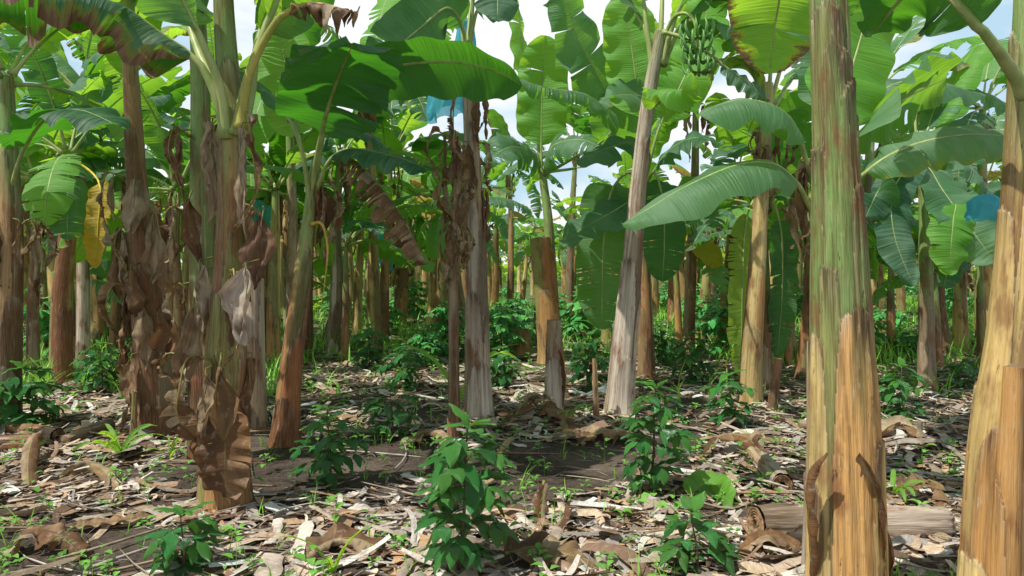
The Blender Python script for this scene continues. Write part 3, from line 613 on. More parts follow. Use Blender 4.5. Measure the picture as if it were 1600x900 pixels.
# --- stem wrapped in dead leaves, lower left
r3,b3=plant(350,788,'left foreground banana stem wrapped in hanging dead leaves, thick green stalks spreading above'); D3=b3[1]
stem(r3,b3,SP(b3,[(352,640),(357,470),(362,320),(362,180),(352,60),(345,-120)],D3),[.135,.108,.088,.074,.066,.055,.045],'dark',14,nt=90,nz=260,ns=12,green=.5,flare=.22)
hl(r3,b3,[(352,210,D3-.03),(338,150,D3-.1),(305,90,D3-.12),(258,57,D3-.15),(190,10,D3-.25),(100,-14,D3-.4),(0,-16,D3-.55),(-90,10,D3-.7)],(0,-1,.25),.31,rp=.027,start=.27,seed=51,v0=.15,droop=2.4,tears=5,gap=.03,edge=.62,brown=.1,wave=.05,nu=70,nv=14,rnd=.05)
for i,q in enumerate([[(355,215,D3-.05),(345,140,D3-.12),(318,70,D3-.2),(275,-25,D3-.3),(230,-130,D3-.5),(150,-200,D3-.8),(60,-220,D3-1.1)],[(368,210,D3-.05),(385,130,D3-.08),(412,50,D3-.05),(440,-30,D3),(470,-110,D3+.1),(510,-190,D3+.3),(560,-230,D3+.5)],
      [(362,120,D3),(356,30,D3+.06),(350,-80,D3+.2),(345,-220,D3+.5),(330,-330,D3+1.)],[(350,160,D3+.05),(310,80,D3+.3),(285,0,D3+.6),(260,-90,D3+1.1),(240,-140,D3+1.7)],[(372,230,D3),(392,150,D3+.05),(402,70,D3+.15),(425,0,D3+.3),(470,-90,D3+.7),(540,-130,D3+1.2)]]):
    hl(r3,b3,q,(0.2,1,.2) if i!=2 else (1,.2,0),.3,rp=.026,start=.32,seed=60+i,droop=.9,tears=4,edge=.2*(i%2))
hl(r3,b3,[(376,200,D3-.08),(388,120,D3-.14),(418,55,D3-.16),(452,14,D3-.18),(500,5,D3-.2),(560,22,D3-.25)],(0.1,1,.3),.13,rp=.024,start=.62,seed=71,dry=True,crumple=.06,droop=2.2,wave=.15,ribcol=(1.05,.85,.5),name='dry_leaf')
for z0,n,sd,Wm,Lm in ((190,3,201,(.03,.06),(.5,.9)),(330,2,202,(.05,.09),(.4,.7)),(430,3,203,(.05,.1),(.4,.6)),(560,3,204,(.05,.1),(.35,.5)),(650,1,208,(.08,.12),(.28,.4))):
    dry_skirt(r3,b3,at(358,z0,D3),.09,n,sd,L=Lm,W=Wm,azr=(-3.6,.6),crumple=.06)
for j,(x0,y0,x1,y1,W_,dd) in enumerate([(412,335,412,425,.19,-.1),(384,420,396,510,.17,-.22),(298,310,303,392,.11,.1),(312,415,318,490,.12,.1),(302,480,296,575,.17,0),(322,585,305,670,.16,-.12),(345,570,352,660,.15,-.22),(378,200,376,320,.06,-.12),]):
    kite(r3,b3,at(x0,y0,D3-.12+dd),(y1-y0)/F*D3*1.15,W_*.85,-PI/2+.35*(-1)**j,1600+j,col=(.5,.42,.34) if j==1 else (.2,.11,.06) if j==0 else None)
# broad dead sheath on its foot
add_leaf(r3,b3,[at(352,640,D3-.16),at(352,690,D3-.2),at(352,740,D3-.2),at(354,778,D3-.15)],(1,0,0),.15,rp=.004,start=0,dry=True,seed=777,crumple=.02,droop=1.0,tears=1,name='sheath')
# --- twin stem
r4,b4=plant(320,715,'slimmer olive banana stem directly behind the one wrapped in dead leaves, at left'); D4=b4[1]
stem(r4,b4,SP(b4,[(318,560),(316,400),(314,220),(312,100),(304,-20)],D4),[.095,.088,.078,.07,.062,.055],'dark',22,nt=64,nz=180,ns=9,green=.3)
fan(r4,b4,at(304,-20,D4),5,104,L=1.9,azs=[2.4,-2.6,1.6,.7,3.0],lo=.5,hi=1.4)
for z0,n,sd in ((215,4,211),(330,6,212),(450,6,213),(560,5,214)): dry_skirt(r4,b4,at(308,z0,D4),.07,2,sd,L=(.35,.6),W=(.05,.1),azr=(2.4,5.4))
# --- leaning stem with dead leaves, left
r5,b5=plant(242,676,'leaning brown banana stem at left draped in grey dead leaves on its left side'); D5=b5[1]
stem(r5,b5,SP(b5,[(236,560),(222,400),(212,260),(204,120),(198,-20)],D5),[.145,.12,.09,.072,.058,.05],'brown',31,nt=80,nz=220,ns=11,green=.85,flare=.12)
fan(r5,b5,at(198,-25,D5),7,105,L=2.0,azs=[2.9,-2.7,1.9,.9,-.4,-1.8,2.2],lo=.4,hi=1.45)
for z0,n,sd,x in ((280,3,221,208),(360,3,222,212),(450,3,223,218),(540,3,224,226)): dry_skirt(r5,b5,at(x,z0,D5),.07,n,sd,L=(.4,.8),W=(.06,.14),azr=(2.2,4.6))
dry_skirt(r5,b5,at(232,330,D5),.08,3,228,L=(.5,.9),W=(.05,.1),azr=(-1.0,.5))
for j,(x0,y0,x1,y1,W_) in enumerate([(212,280,208,345,.12),(205,420,192,478,.14),(222,480,200,560,.16),(206,560,196,640,.13),(240,325,272,420,.1),(262,380,276,485,.1),(255,470,285,545,.13)]):
    kite(r5,b5,at(x0,y0,D5-.17),(y1-y0)/F*D5*1.15,W_*1.25,-PI/2+.4*(-1)**j,1500+j)
# --- short tan dead stem
r6,b6=plant(400,672,'short tan dead banana stem right of the stem wrapped in dead leaves',name='dead_banana_stem')
D6=b6[1]; stem(r6,b6,SP(b6,[(399,600),(398,520),(397,436)],D6),[.085,.078,.074,.07],'grey',36,nt=48,nz=120,ns=6,green=2)
tag(r6,cat='dead stem')
# --- young red based stem
r7,b7=plant(443,690,'reddish banana stem leaning right with dark leaves fanning over the left centre'); D7=b7[1]
stem(r7,b7,SP(b7,[(452,600),(466,480),(480,370),(488,290),(494,250)],D7),[.105,.085,.074,.066,.05,.035],'red',41,nt=70,nz=200,ns=9,green=.62,flare=.3)
hl(r7,b7,[(487,300,D7),(497,235,D7-.15),(508,185,D7-.35),(524,132,D7-.65),(540,92,D7-.95),(553,66,D7-1.25)],(1,0,.05),.37,rp=.022,start=.3,seed=91,v0=.05,droop=.45,tears=2,gap=.05,rnd=0,edge=.25,tip=.75)  # darkest tone paints the shade of the crowns above
hl(r7,b7,[(490,290,D7),(506,205,D7),(535,145,D7),(575,113,D7-.1),(640,99,D7-.2),(715,97,D7-.35),(780,113,D7-.5),(815,134,D7-.6)],(.0,1,-.62),.3,rp=.022,start=.3,seed=92,v0=.0,droop=.5,tears=0,rnd=.05,wave=.03)  # shaded underside painted in by a near-lowest tone
hl(r7,b7,[(484,330,D7),(475,250,D7-.1),(452,185,D7-.1),(425,150,D7),(395,125,D7+.1),(350,120,D7+.3)],(.1,1,-.1),.24,rp=.017,start=.45,seed=93,tears=2,rnd=.1)
hl(r7,b7,[(492,300,D7),(515,250,D7-.1),(545,232,D7-.2),(600,240,D7-.4),(640,252,D7-.5),(676,268,D7-.6)],(.0,1,.2),.2,rp=.016,start=.25,seed=94,droop=1.1,tears=2,rnd=0)
hl(r7,b7,[(490,290,D7),(508,225,D7+.1),(540,205,D7+.2),(580,212,D7+.4),(610,235,D7+.5)],(.0,1,.2),.2,rp=.016,start=.25,seed=95,droop=1.1,rnd=0.0)
hl(r7,b7,[(486,310,D7),(470,230,D7+.3),(455,150,D7+.6),(440,70,D7+.9),(425,10,D7+1.2)],(1,.2,0),.25,rp=.017,start=.3,seed=96,droop=.6,rnd=.9)
hl(r7,b7,[(494,300,D7),(512,255,D7-.05),(540,243,D7-.1),(580,275,D7-.15),(625,335,D7-.2),(668,412,D7-.25)],(.45,-.6,-.1),.2,rp=.014,start=.2,seed=97,dry=True,tears=26,gap=.09,droop=1.8,crumple=.02,nu=90,v0=-.2)
hl(r7,b7,[(488,350,D7-.05),(503,350,D7-.12),(512,385,D7-.14),(509,430,D7-.14),(502,480,D7-.13)],(1,0,0),.1,rp=.013,start=.2,seed=98,noblade=True,ribcol=(1.6,.9,.5))
dry_skirt(r7,b7,at(480,290,D7),.05,5,231,L=(.3,.7),W=(.06,.13),azr=(-2.5,1.5))
# --- upright grey stem at centre
r8,b8=plant(748,656,'upright pale grey banana stem at the centre beside a thin dried one'); D8=b8[1]
stem(r8,b8,SP(b8,[(746,560),(744,400),(738,260),(732,140),(730,70)],D8),[.105,.092,.084,.074,.055,.045],'grey',51,nt=84,nz=260,ns=12,green=1.3,flare=.35,thick=.004)
hl(r8,b8,[(731,90,D8),(737,30,D8-.05),(742,-20,D8-.1),(757,-60,D8-.3),(775,-40,D8-.6),(778,35,D8-.8)],(.9,.3,0),.24,rp=.02,start=.3,seed=111,rnd=0,droop=.8)
hl(r8,b8,[(728,85,D8),(722,40,D8-.1),(700,12,D8-.25),(655,45,D8-.45),(612,82,D8-.6),(570,125,D8-.7)],(.35,.35,.8),.27,rp=.02,start=.15,seed=112,rnd=.15,droop=.3,v0=0,tears=1)
hl(r8,b8,[(730,80,D8),(735,20,D8+.1),(742,-60,D8+.3),(760,-160,D8+.7),(800,-220,D8+1.2)],(.9,-.2,0),.3,rp=.02,start=.2,seed=113)
hl(r8,b8,[(728,85,D8),(715,0,D8+.1),(690,-80,D8+.3),(640,-140,D8+.7),(570,-150,D8+1.1)],(.2,.9,0),.3,rp=.02,start=.2,seed=114)
hl(r8,b8,[(732,80,D8),(748,10,D8+.2),(790,-50,D8+.5),(850,-70,D8+.8),(930,-30,D8+1)],(.1,.9,.3),.3,rp=.02,start=.2,seed=115,tears=8)
for z0,n,sd,x in ((150,4,241,732),(230,4,242,734),(300,3,243,738)): dry_skirt(r8,b8,at(x,z0,D8),.06,n,sd,L=(.4,.8),W=(.03,.07),azr=(-3.2,.3))
r9,b9=plant(710,684,'thin dried banana stem hugging the left side of the upright grey one',name='dead_banana_stem'); D9=b9[1]; tag(r9,cat='dead stem')
stem(r9,b9,SP(b9,[(709,560),(709,400),(715,220)],D9),[.046,.036,.034,.028],'brown',56,nt=36,nz=140,ns=5,green=2,flare=.3)
for z0,n,sd in ((215,5,251),(290,7,252),(360,6,253)): dry_skirt(r9,b9,at(712,z0,D9),.03,n,sd,L=(.3,.6),W=(.04,.09),azr=(-3.4,.3))
# --- leaning grey stem with the bunch
r10,b10=plant(968,650,'pale grey banana stem leaning right of centre, carrying a green bunch'); D10=b10[1]
stem(r10,b10,SP(b10,[(974,560),(988,400),(1001,250),(1014,150),(1026,84),(1032,50)],D10),[.125,.105,.09,.074,.062,.06,.055],'grey',61,nt=84,nz=260,ns=12,green=.93,flare=.3,thick=.004)
for i,(q,s_,st) in enumerate([([(1020,110,D10),(1010,40,D10),(1000,-40,D10+.1),(975,-130,D10+.3),(930,-190,D10+.6)],(.3,1,0),.3),([(1030,100,D10),(1034,20,D10),(1038,-80,D10+.2),(1050,-200,D10+.6)],(1,.1,0),.3),
    ([(1034,100,D10),(1058,20,D10-.1),(1090,-40,D10-.3),(1150,-90,D10-.6),(1230,-80,D10-.9)],(0,1,.2),.3),([(1036,100,D10),(1068,35,D10+.2),(1110,0,D10+.4),(1160,10,D10+.6),(1210,60,D10+.8)],(.2,1,.3),.25),([(1022,100,D10),(1002,30,D10+.3),(960,-30,D10+.6),(900,-40,D10+.9),(850,10,D10+1.1)],(.2,1,.3),.25)]):
    hl(r10,b10,q,s_,.29,rp=.025,start=st,seed=121+i,tears=2+i)
hl(r10,b10,[(1026,150,D10),(1024,165,D10-.2),(1040,150,D10-.5),(1060,140,D10-.9),(1090,150,D10-1.1)],(-.3,.9,.2),.2,rp=.012,start=.2,seed=128,rnd=.7,droop=1.2)
def bunch(root,org,p0,hook,seed,hands=6,nf=12,s=1.0):
    b=thing('banana_bunch',(0,0,0)); b.parent=root
    mb=MB(); P,_=curve(hook,30); tube(mb,P,np.linspace(.024,.014,30)*s,9,(0,1,0),(.9,1,.8)); mb.obj('stalk',M['rib'],b,org)
    rs=random.Random(seed)
    for h in range(hands):
        i=int(29-(hands-1-h)*2.9) ; i=max(8,min(29,i)); c=P[i]; T=norm(P[min(29,i+1)]-P[i-1]); m=MB(); a0=rs.uniform(0,6)
        for k in range(nf):
            a=a0+k*2*PI/nf*.9; e=np.array([math.cos(a),math.sin(a),0]); e=norm(e-T*(e@T)); L=(.17-.011*h)*s*rs.uniform(.9,1.1)
            q=[c+e*.01,c+e*.05*s+T*.02,c+e*(.06+.35*L)+T*.02,c+e*(.08+.5*L)-T*(.3*L),c+e*(.08+.52*L)-T*(.65*L),c+e*(.07+.47*L)-T*.95*L]
            Q,_=curve(q,12); tube(m,Q,np.array([.006,.008,.013,.016,.0175,.018,.018,.017,.015,.012,.007,.004])*s,7,e,(1,1,1))
        m.obj('banana_hand',M['fruit'],b,org)
    return b
bunch(r10,b10,None,[at(1034,70,D10),at(1052,28,D10-.1),at(1075,22,D10-.22),at(1088,45,D10-.28),at(1092,110,D10-.28)],7,hands=4,nf=9,s=.8)
hl(r10,b10,[(1036,50,D10-.1),(1070,60,D10-.2),(1110,85,D10-.3),(1135,105,D10-.3),(1170,130,D10-.3),(1200,160,D10-.3)],(.3,.6,.5),.14,rp=.017,start=.55,seed=130,edge=.4)
# --- golden leaning stem
r11,b11=plant(1172,632,'golden banana stem leaning right, left of the thickest stem'); D11=b11[1]
stem(r11,b11,SP(b11,[(1174,560),(1183,420),(1190,300),(1197,200),(1200,130)],D11),[.098,.09,.076,.07,.062,.05],'gold',71,nt=80,nz=220,ns=10,green=1.1,flare=.2)
for i,q in enumerate([[(1200,170,D11),(1205,90,D11),(1207,0,D11+.2),(1200,-90,D11+.5)],[(1196,170,D11),(1180,80,D11-.1),(1155,0,D11-.2),(1100,-70,D11-.4),(1020,-80,D11-.6)],[(1202,170,D11),(1225,90,D11+.1),(1250,20,D11+.3),(1300,-30,D11+.6),(1380,-10,D11+.9)],
   [(1196,180,D11),(1180,120,D11-.2),(1150,90,D11-.5),(1120,100,D11-.8)],[(1204,180,D11),(1232,130,D11+.5),(1260,100,D11+1),(1310,110,D11+1.6)]]):
    hl(r11,b11,q,(.9,.2,0) if i==0 else (.1,1,.1),.27,rp=.02,start=.3,seed=131+i,tears=3,rnd=.6,edge=.2*(i==1),yellow=.2*(i==3))
hl(r11,b11,[(1196,170,D11),(1190,110,D11-.3),(1160,60,D11-.4),(1120,35,D11-.5),(1075,30,D11-.5)],(.1,1,.1),.24,rp=.02,start=.3,seed=139,tears=12,droop=1.6)
for z0,n,sd in ((205,6,261),(235,5,262)): dry_skirt(r11,b11,at(1200,z0,D11),.06,n,sd,L=(.3,.75),W=(.04,.1),azr=(-3.4,1.2))
# --- plant hidden behind the thick golden stem (its leaves show on both sides)
r12,b12=plant(1302,742,'banana plant standing right behind the thickest golden stem, broad leaves arching to both sides'); D12=b12[1]
stem(r12,b12,SP(b12,[(1300,600),(1298,450),(1294,330),(1292,200)],D12),[.1,.09,.075,.06,.045],'goldgreen',81,nt=60,nz=150,ns=8,green=.6)
hl(r12,b12,[(1290,330,D12),(1265,270,D12-.1),(1245,200,D12-.25),(1215,168,D12-.35),(1165,155,D12-.45),(1120,165,D12-.5),(1088,182,D12-.5)],(-.1,.95,.4),.22,rp=.018,start=.36,seed=141,v0=.1,droop=1.2,tears=0,wave=.07,wf=3,rnd=.5)
hl(r12,b12,[(1285,370,D12),(1268,330,D12-.1),(1245,285,D12-.3),(1210,256,D12-.4),(1150,258,D12-.5),(1070,292,D12-.6),(1020,322,D12-.65),(972,350,D12-.7)],(.0,.95,.45),.24,rp=.018,start=.28,seed=142,v0=.1,droop=1.1,tears=0,wave=.05,wf=3,rnd=.5)
hl(r12,b12,[(1300,300,D12),(1330,225,D12+.1),(1365,185,D12+.3),(1420,150,D12+.5),(1480,122,D12+.7)],(-.45,.6,-.75),.36,rp=.018,start=.22,seed=143,v0=.15,droop=.5,tears=1,rnd=.5)
hl(r12,b12,[(1302,320,D12),(1335,285,D12),(1380,248,D12-.1),(1440,222,D12-.1),(1510,210,D12-.1),(1572,212,D12)],(.0,.7,.9),.2,rp=.018,start=.22,seed=144,v0=.1,droop=1.2,tears=1,edge=.42,rnd=.5,tip=.8)
hl(r12,b12,[(1298,240,D12),(1318,150,D12+.15),(1345,60,D12+.3),(1365,-30,D12+.3),(1385,-120,D12+.2)],(1,.15,.1),.27,rp=.02,start=.12,seed=145,v0=.15,droop=.4,tears=0,rnd=1)
hl(r12,b12,[(1294,260,D12),(1300,160,D12+.2),(1270,60,D12+.4),(1255,0,D12+.5),(1235,-80,D12+.6)],(.9,.2,.1),.22,rp=.02,start=.2,seed=146,rnd=.2)
hl(r12,b12,[(1300,260,D12),(1340,180,D12+.5),(1400,130,D12+.9),(1470,130,D12+1.3),(1540,150,D12+1.6)],(-.1,.9,.5),.24,rp=.018,start=.25,seed=147,droop=1,rnd=.4)
dry_skirt(r12,b12,at(1282,260,D12),.07,6,271,L=(.3,.7),W=(.04,.09),azr=(2,4.6))
r13=thing('banana_stump',gp(1272,905),'flat pale sheath stump pressed against the left side of the thickest golden stem','stump'); b13=gp(1272,905)
stem(r13,b13,[sub(b13),at(1276,720,b13[1]),at(1276,534,b13[1])],[.05,.045,.042],'grey',86,nt=40,nz=90,ns=3,green=2)
# --- left edge plant
r14,b14=plant(2,668,'banana stem at the left edge behind the shaded coffee plant'); D14=b14[1]
stem(r14,b14,SP(b14,[(8,560),(14,420),(16,330),(14,220),(10,120)],D14),[.12,.11,.1,.08,.06,.05],'brown',91,nt=64,nz=180,ns=9,green=.62)
hl(r14,b14,[(16,300,D14),(38,230,D14-.2),(75,182,D14-.5),(125,172,D14-.7),(185,196,D14-.9)],(.15,.9,.2),.28,rp=.018,start=.25,seed=151,rnd=0,droop=.7,tears=1)
fan(r14,b14,at(10,130,D14),6,114,L=1.8,azs=[.9,2.2,-2.0,.3,1.5,3],lo=.3,hi=1.45)
dry_skirt(r14,b14,at(20,350,D14),.09,7,281,L=(.4,.9),W=(.06,.14),azr=(-2.6,.6))
# --- broken stem mid distance
r15,b15=plant(862,566,'tall broken golden sheath stem mid distance, a dark shoot rising from its cut top'); D15=b15[1]
stem(r15,b15,SP(b15,[(856,500),(850,440),(843,372)],D15),[.17,.155,.145,.135],'red',95,nt=70,nz=160,ns=7,green=2,flare=.35)
mb=MB(); stem_geo(mb,[at(868,540,D15-.1),at(862,430,D15+.02),at(856,340,D15),at(846,265,D15)],[.07,.07,.065,.05],'dark',96,nt=36,nz=110,ns=6,green=.5); mb.obj('inner_stem',M['stem'],r15,b15)
for i,(q,s_,kw) in enumerate([([(846,275,D15),(840,235,D15),(870,222,D15-.3),(905,222,D15-.7),(830,228,D15-1)],None,None),]): pass
hl(r15,b15,[(846,280,D15),(838,250,D15-.3),(815,232,D15-.7),(790,232,D15-1.1),(757,256,D15-1.4)],(.1,.9,.55),.31,rp=.02,start=.08,seed=161,tears=12,droop=1.25,edge=.05,rnd=.3)
hl(r15,b15,[(847,280,D15),(858,235,D15-.2),(880,221,D15-.5),(912,219,D15-.8),(945,232,D15-1)],(.1,.9,.55),.31,rp=.02,start=.08,seed=162,tears=13,droop=1.25,rnd=.3)
hl(r15,b15,[(846,270,D15),(846,190,D15),(848,120,D15),(852,55,D15-.1)],(1,.1,0),.36,rp=.02,start=.2,seed=163,tears=1,rnd=.7,droop=.5)  # high tone paints this upright blade as backlit
hl(r15,b15,[(846,270,D15),(835,180,D15+.1),(818,90,D15+.3),(808,0,D15+.4)],(.6,.8,0),.2,rp=.02,start=.3,seed=164,rnd=1)
hl(r15,b15,[(850,270,D15),(920,255,D15+.5),(965,195,D15-.3),(935,120,D15-.6),(900,55,D15-.8),(878,-20,D15-1)],(.8,.4,.2),.42,rp=.02,start=.3,seed=165,rnd=.3,droop=.9,tears=2,v0=.4)
hl(r15,b15,[(848,275,D15),(900,245,D15-.5),(935,225,D15-.9),(965,192,D15-1.3),(920,150,D15-1.6),(860,138,D15-1.8),(800,122,D15-2)],(.1,.9,.3),.24,rp=.02,start=.4,seed=166,rnd=.4,droop=1.6,tears=11)
# --- hanging leaves plant behind the leaning grey stem
r16,b16=plant(1010,592,'banana plant behind the leaning grey stem with one long leaf hanging straight down'); D16=b16[1]
stem(r16,b16,SP(b16,[(1008,480),(1005,360),(1003,280)],D16),[.1,.085,.07,.05],'brown',99,nt=40,nz=110,ns=7,green=.6)
hl(r16,b16,[(1003,310,D16),(985,270,D16-.2),(955,300,D16-.6),(943,380,D16-.8),(941,450,D16-.8),(940,515,D16-.8)],(1,0,0),.3,rp=.017,start=.33,seed=171,tears=10,gap=.03,droop=.3,rnd=.35)
hl(r16,b16,[(1003,310,D16),(1020,270,D16-.3),(1035,310,D16-.6),(1038,380,D16-.7),(1035,440,D16-.7)],(1,0,0),.24,rp=.017,start=.33,seed=172,tears=5,gap=.03,droop=.3,rnd=.1)
hl(r16,b16,[(1003,290,D16),(1002,210,D16),(995,135,D16),(985,60,D16),(975,-15,D16)],(1,0,.1),.34,rp=.02,start=.35,seed=173,tears=0,rnd=1,droop=.3,v0=.1)  # brightest tone colours the blade as if sun shone through it
hl(r16,b16,[(1003,290,D16),(1000,220,D16-.3),(1020,160,D16-.8),(985,148,D16-1.4),(955,150,D16-1.7)],(.1,.9,.5),.26,rp=.016,start=.25,seed=174,tears=1,rnd=.6)
hl(r16,b16,[(1005,290,D16),(1015,240,D16-.3),(985,222,D16-.8),(940,235,D16-1.1),(900,250,D16-1.3)],(.1,.9,.4),.26,rp=.016,start=.25,seed=175,tears=5,rnd=.2,droop=1.2)
hl(r16,b16,[(1006,290,D16),(1030,200,D16),(1065,130,D16),(1095,60,D16+.2),(1110,-20,D16+.3)],(1,0,.3),.33,rp=.02,start=.3,seed=176,rnd=.9,droop=.4)
hl(r16,b16,[(1006,295,D16),(1040,240,D16-.1),(1085,215,D16-.3),(1130,225,D16-.5)],(.1,.9,.3),.27,rp=.016,start=.2,seed=177,rnd=.2,tears=3)
hl(r16,b16,[(1004,300,D16),(990,310,D16-.5),(950,335,D16-.9),(905,360,D16-1.1),(880,385,D16-1.2)],(.1,.8,.6),.24,rp=.016,start=.2,seed=178,rnd=.3)
# --- plant whose large leaves hang at right
r17,b17=plant(1448,610,'banana plant left of the right edge stem, large pale leaves hanging down both sides'); D17=b17[1]
stem(r17,b17,SP(b17,[(1447,480),(1445,360),(1441,262)],D17),[.085,.075,.06,.045],'brown',103,nt=40,nz=100,ns=6,green=.4)
hl(r17,b17,[(1441,280,D17),(1450,262,D17-.3),(1475,300,D17-.6),(1515,355,D17-.8),(1556,412,D17-.9)],(-.75,.3,.5),.3,rp=.017,start=.15,seed=181,tears=1,droop=.5,rnd=.5)
hl(r17,b17,[(1441,280,D17),(1425,258,D17-.3),(1395,300,D17-.7),(1398,370,D17-.9),(1428,448,D17-1)],(.9,.1,.2),.2,rp=.017,start=.15,seed=182,tears=2,droop=.5,rnd=.0)
hl(r17,b17,[(1440,280,D17),(1415,250,D17-.3),(1380,285,D17-.7),(1352,340,D17-.9)],(.5,.3,.6),.26,rp=.017,start=.15,seed=183,tears=1,droop=.6,rnd=.1)
hl(r17,b17,[(1442,270,D17),(1450,200,D17+.1),(1475,150,D17+.2),(1520,140,D17+.3),(1580,165,D17+.4)],(.0,.9,.6),.3,rp=.017,start=.25,seed=184,tears=3,rnd=.5)
hl(r17,b17,[(1442,270,D17),(1430,190,D17+.1),(1440,110,D17+.2),(1470,85,D17+.2),(1525,108,D17+.2)],(.0,.9,.5),.27,rp=.017,start=.35,seed=185,tears=4,edge=.6,rnd=.3,droop=1.4)
hl(r17,b17,[(1442,280,D17),(1470,240,D17-.1),(1520,265,D17-.2),(1560,320,D17-.2)],(.3,.8,.5),.27,rp=.017,start=.15,seed=186,rnd=.3)
hl(r17,b17,[(1443,275,D17),(1490,310,D17-.6),(1490,340,D17-.8),(1486,385,D17-.9),(1483,430,D17-.9)],(1,0,0),.22,rp=.014,start=.3,seed=187,rnd=.9,droop=.8)
fan(r17,b17,at(1441,262,D17),3,117,L=1.8,azs=[1.2,2.0,.2],lo=.7,hi=1.4)
# --- plant behind golden leaning stem with slit yellowing leaf
r18,b18=plant(1196,604,'banana plant behind the golden leaning stem, a yellowing slit leaf hanging to the ground'); D18=b18[1]
stem(r18,b18,SP(b18,[(1195,480),(1192,380),(1188,320)],D18),[.08,.07,.055,.045],'brown',107,nt=36,nz=90,ns=6,green=.5)
hl(r18,b18,[(1188,335,D18),(1180,310,D18-.2),(1165,350,D18-.4),(1160,440,D18-.5),(1158,590,D18-.5)],(1,.1,0),.17,rp=.013,start=.25,seed=191,tears=14,gap=.04,droop=.6,yellow=.2,edge=.3,rnd=.8)
hl(r18,b18,[(1190,335,D18),(1205,310,D18-.2),(1220,360,D18-.2),(1222,450,D18-.1),(1215,560,D18)],(1,.1,0),.17,rp=.013,start=.25,seed=192,tears=6,rnd=.1)
hl(r18,b18,[(1190,335,D18),(1225,330,D18),(1232,370,D18),(1225,430,D18)],(1,.1,0),.14,rp=.01,start=.2,seed=193,dry=True,crumple=.06,tears=4)
fan(r18,b18,at(1188,325,D18),5,118,L=1.5,W=.24,azs=[-2.5,3.0,1.2,-.6,-1.3],lo=.1,hi=1.2)
# --- plastic bags
def bag(name,p,w,h,label,seed,top=.3):
    nt,nz=40,34; t=np.linspace(0,1,nz)[:,None]; a=np.linspace(0,2*PI,nt,endpoint=False)[None,:]
    r=w*(top+(1-top)*np.minimum(1,t*3.5)**.6)*(1+.18*fbm(np.cos(a)*2+seed,np.sin(a)*2,t*1.5,seed,3)+(.11*np.sin(a*9+4*t+seed)+.05*np.sin(a*17-3*t))*(.3+t))
    X=r*np.cos(a); Y=r*np.sin(a)*.75; Z=-t*h*(1+.12*np.sin(a*2+seed)*t+.06*np.sin(a*5)*t)+0*a
    b=MB(); b.add(np.stack(np.broadcast_arrays(X,Y,Z),-1),grid_faces(nz,nt,True)); o=b.obj(name,M['bag']); o.location=[float(q) for q in p]; tag(o,label,'plastic bag','blue bags over the banana bunches'); return o
bag('blue_bag',at(706,118,D8+.35),.21,.38,'translucent blue plastic bag hanging at top centre beside the upright grey stem',2,.5)
bag('blue_bag',at(728,30,D8+.3),.09,.75,'narrow strip of blue plastic hanging above the larger blue bag at the centre',4,.6)
bag('blue_bag',at(398,312,10.5),.2,.5,'small blue bag glimpsed through dead leaves at left of centre',5)
bag('blue_bag',at(598,365,13),.16,.6,'slim blue bag hanging right of the brown comb shaped dead leaf',6)
bag('blue_bag',at(1540,304,6.6),.15,.22,'wide bright blue bag hanging just left of the right edge stem',7)
bag('blue_bag',at(1418,352,14),.18,.3,'small blue bag seen in the gap between hanging leaves at right',8)
bag('blue_bag',at(95,150,9.5),.14,.4,'small blue bag high among the upper left leaves',9)
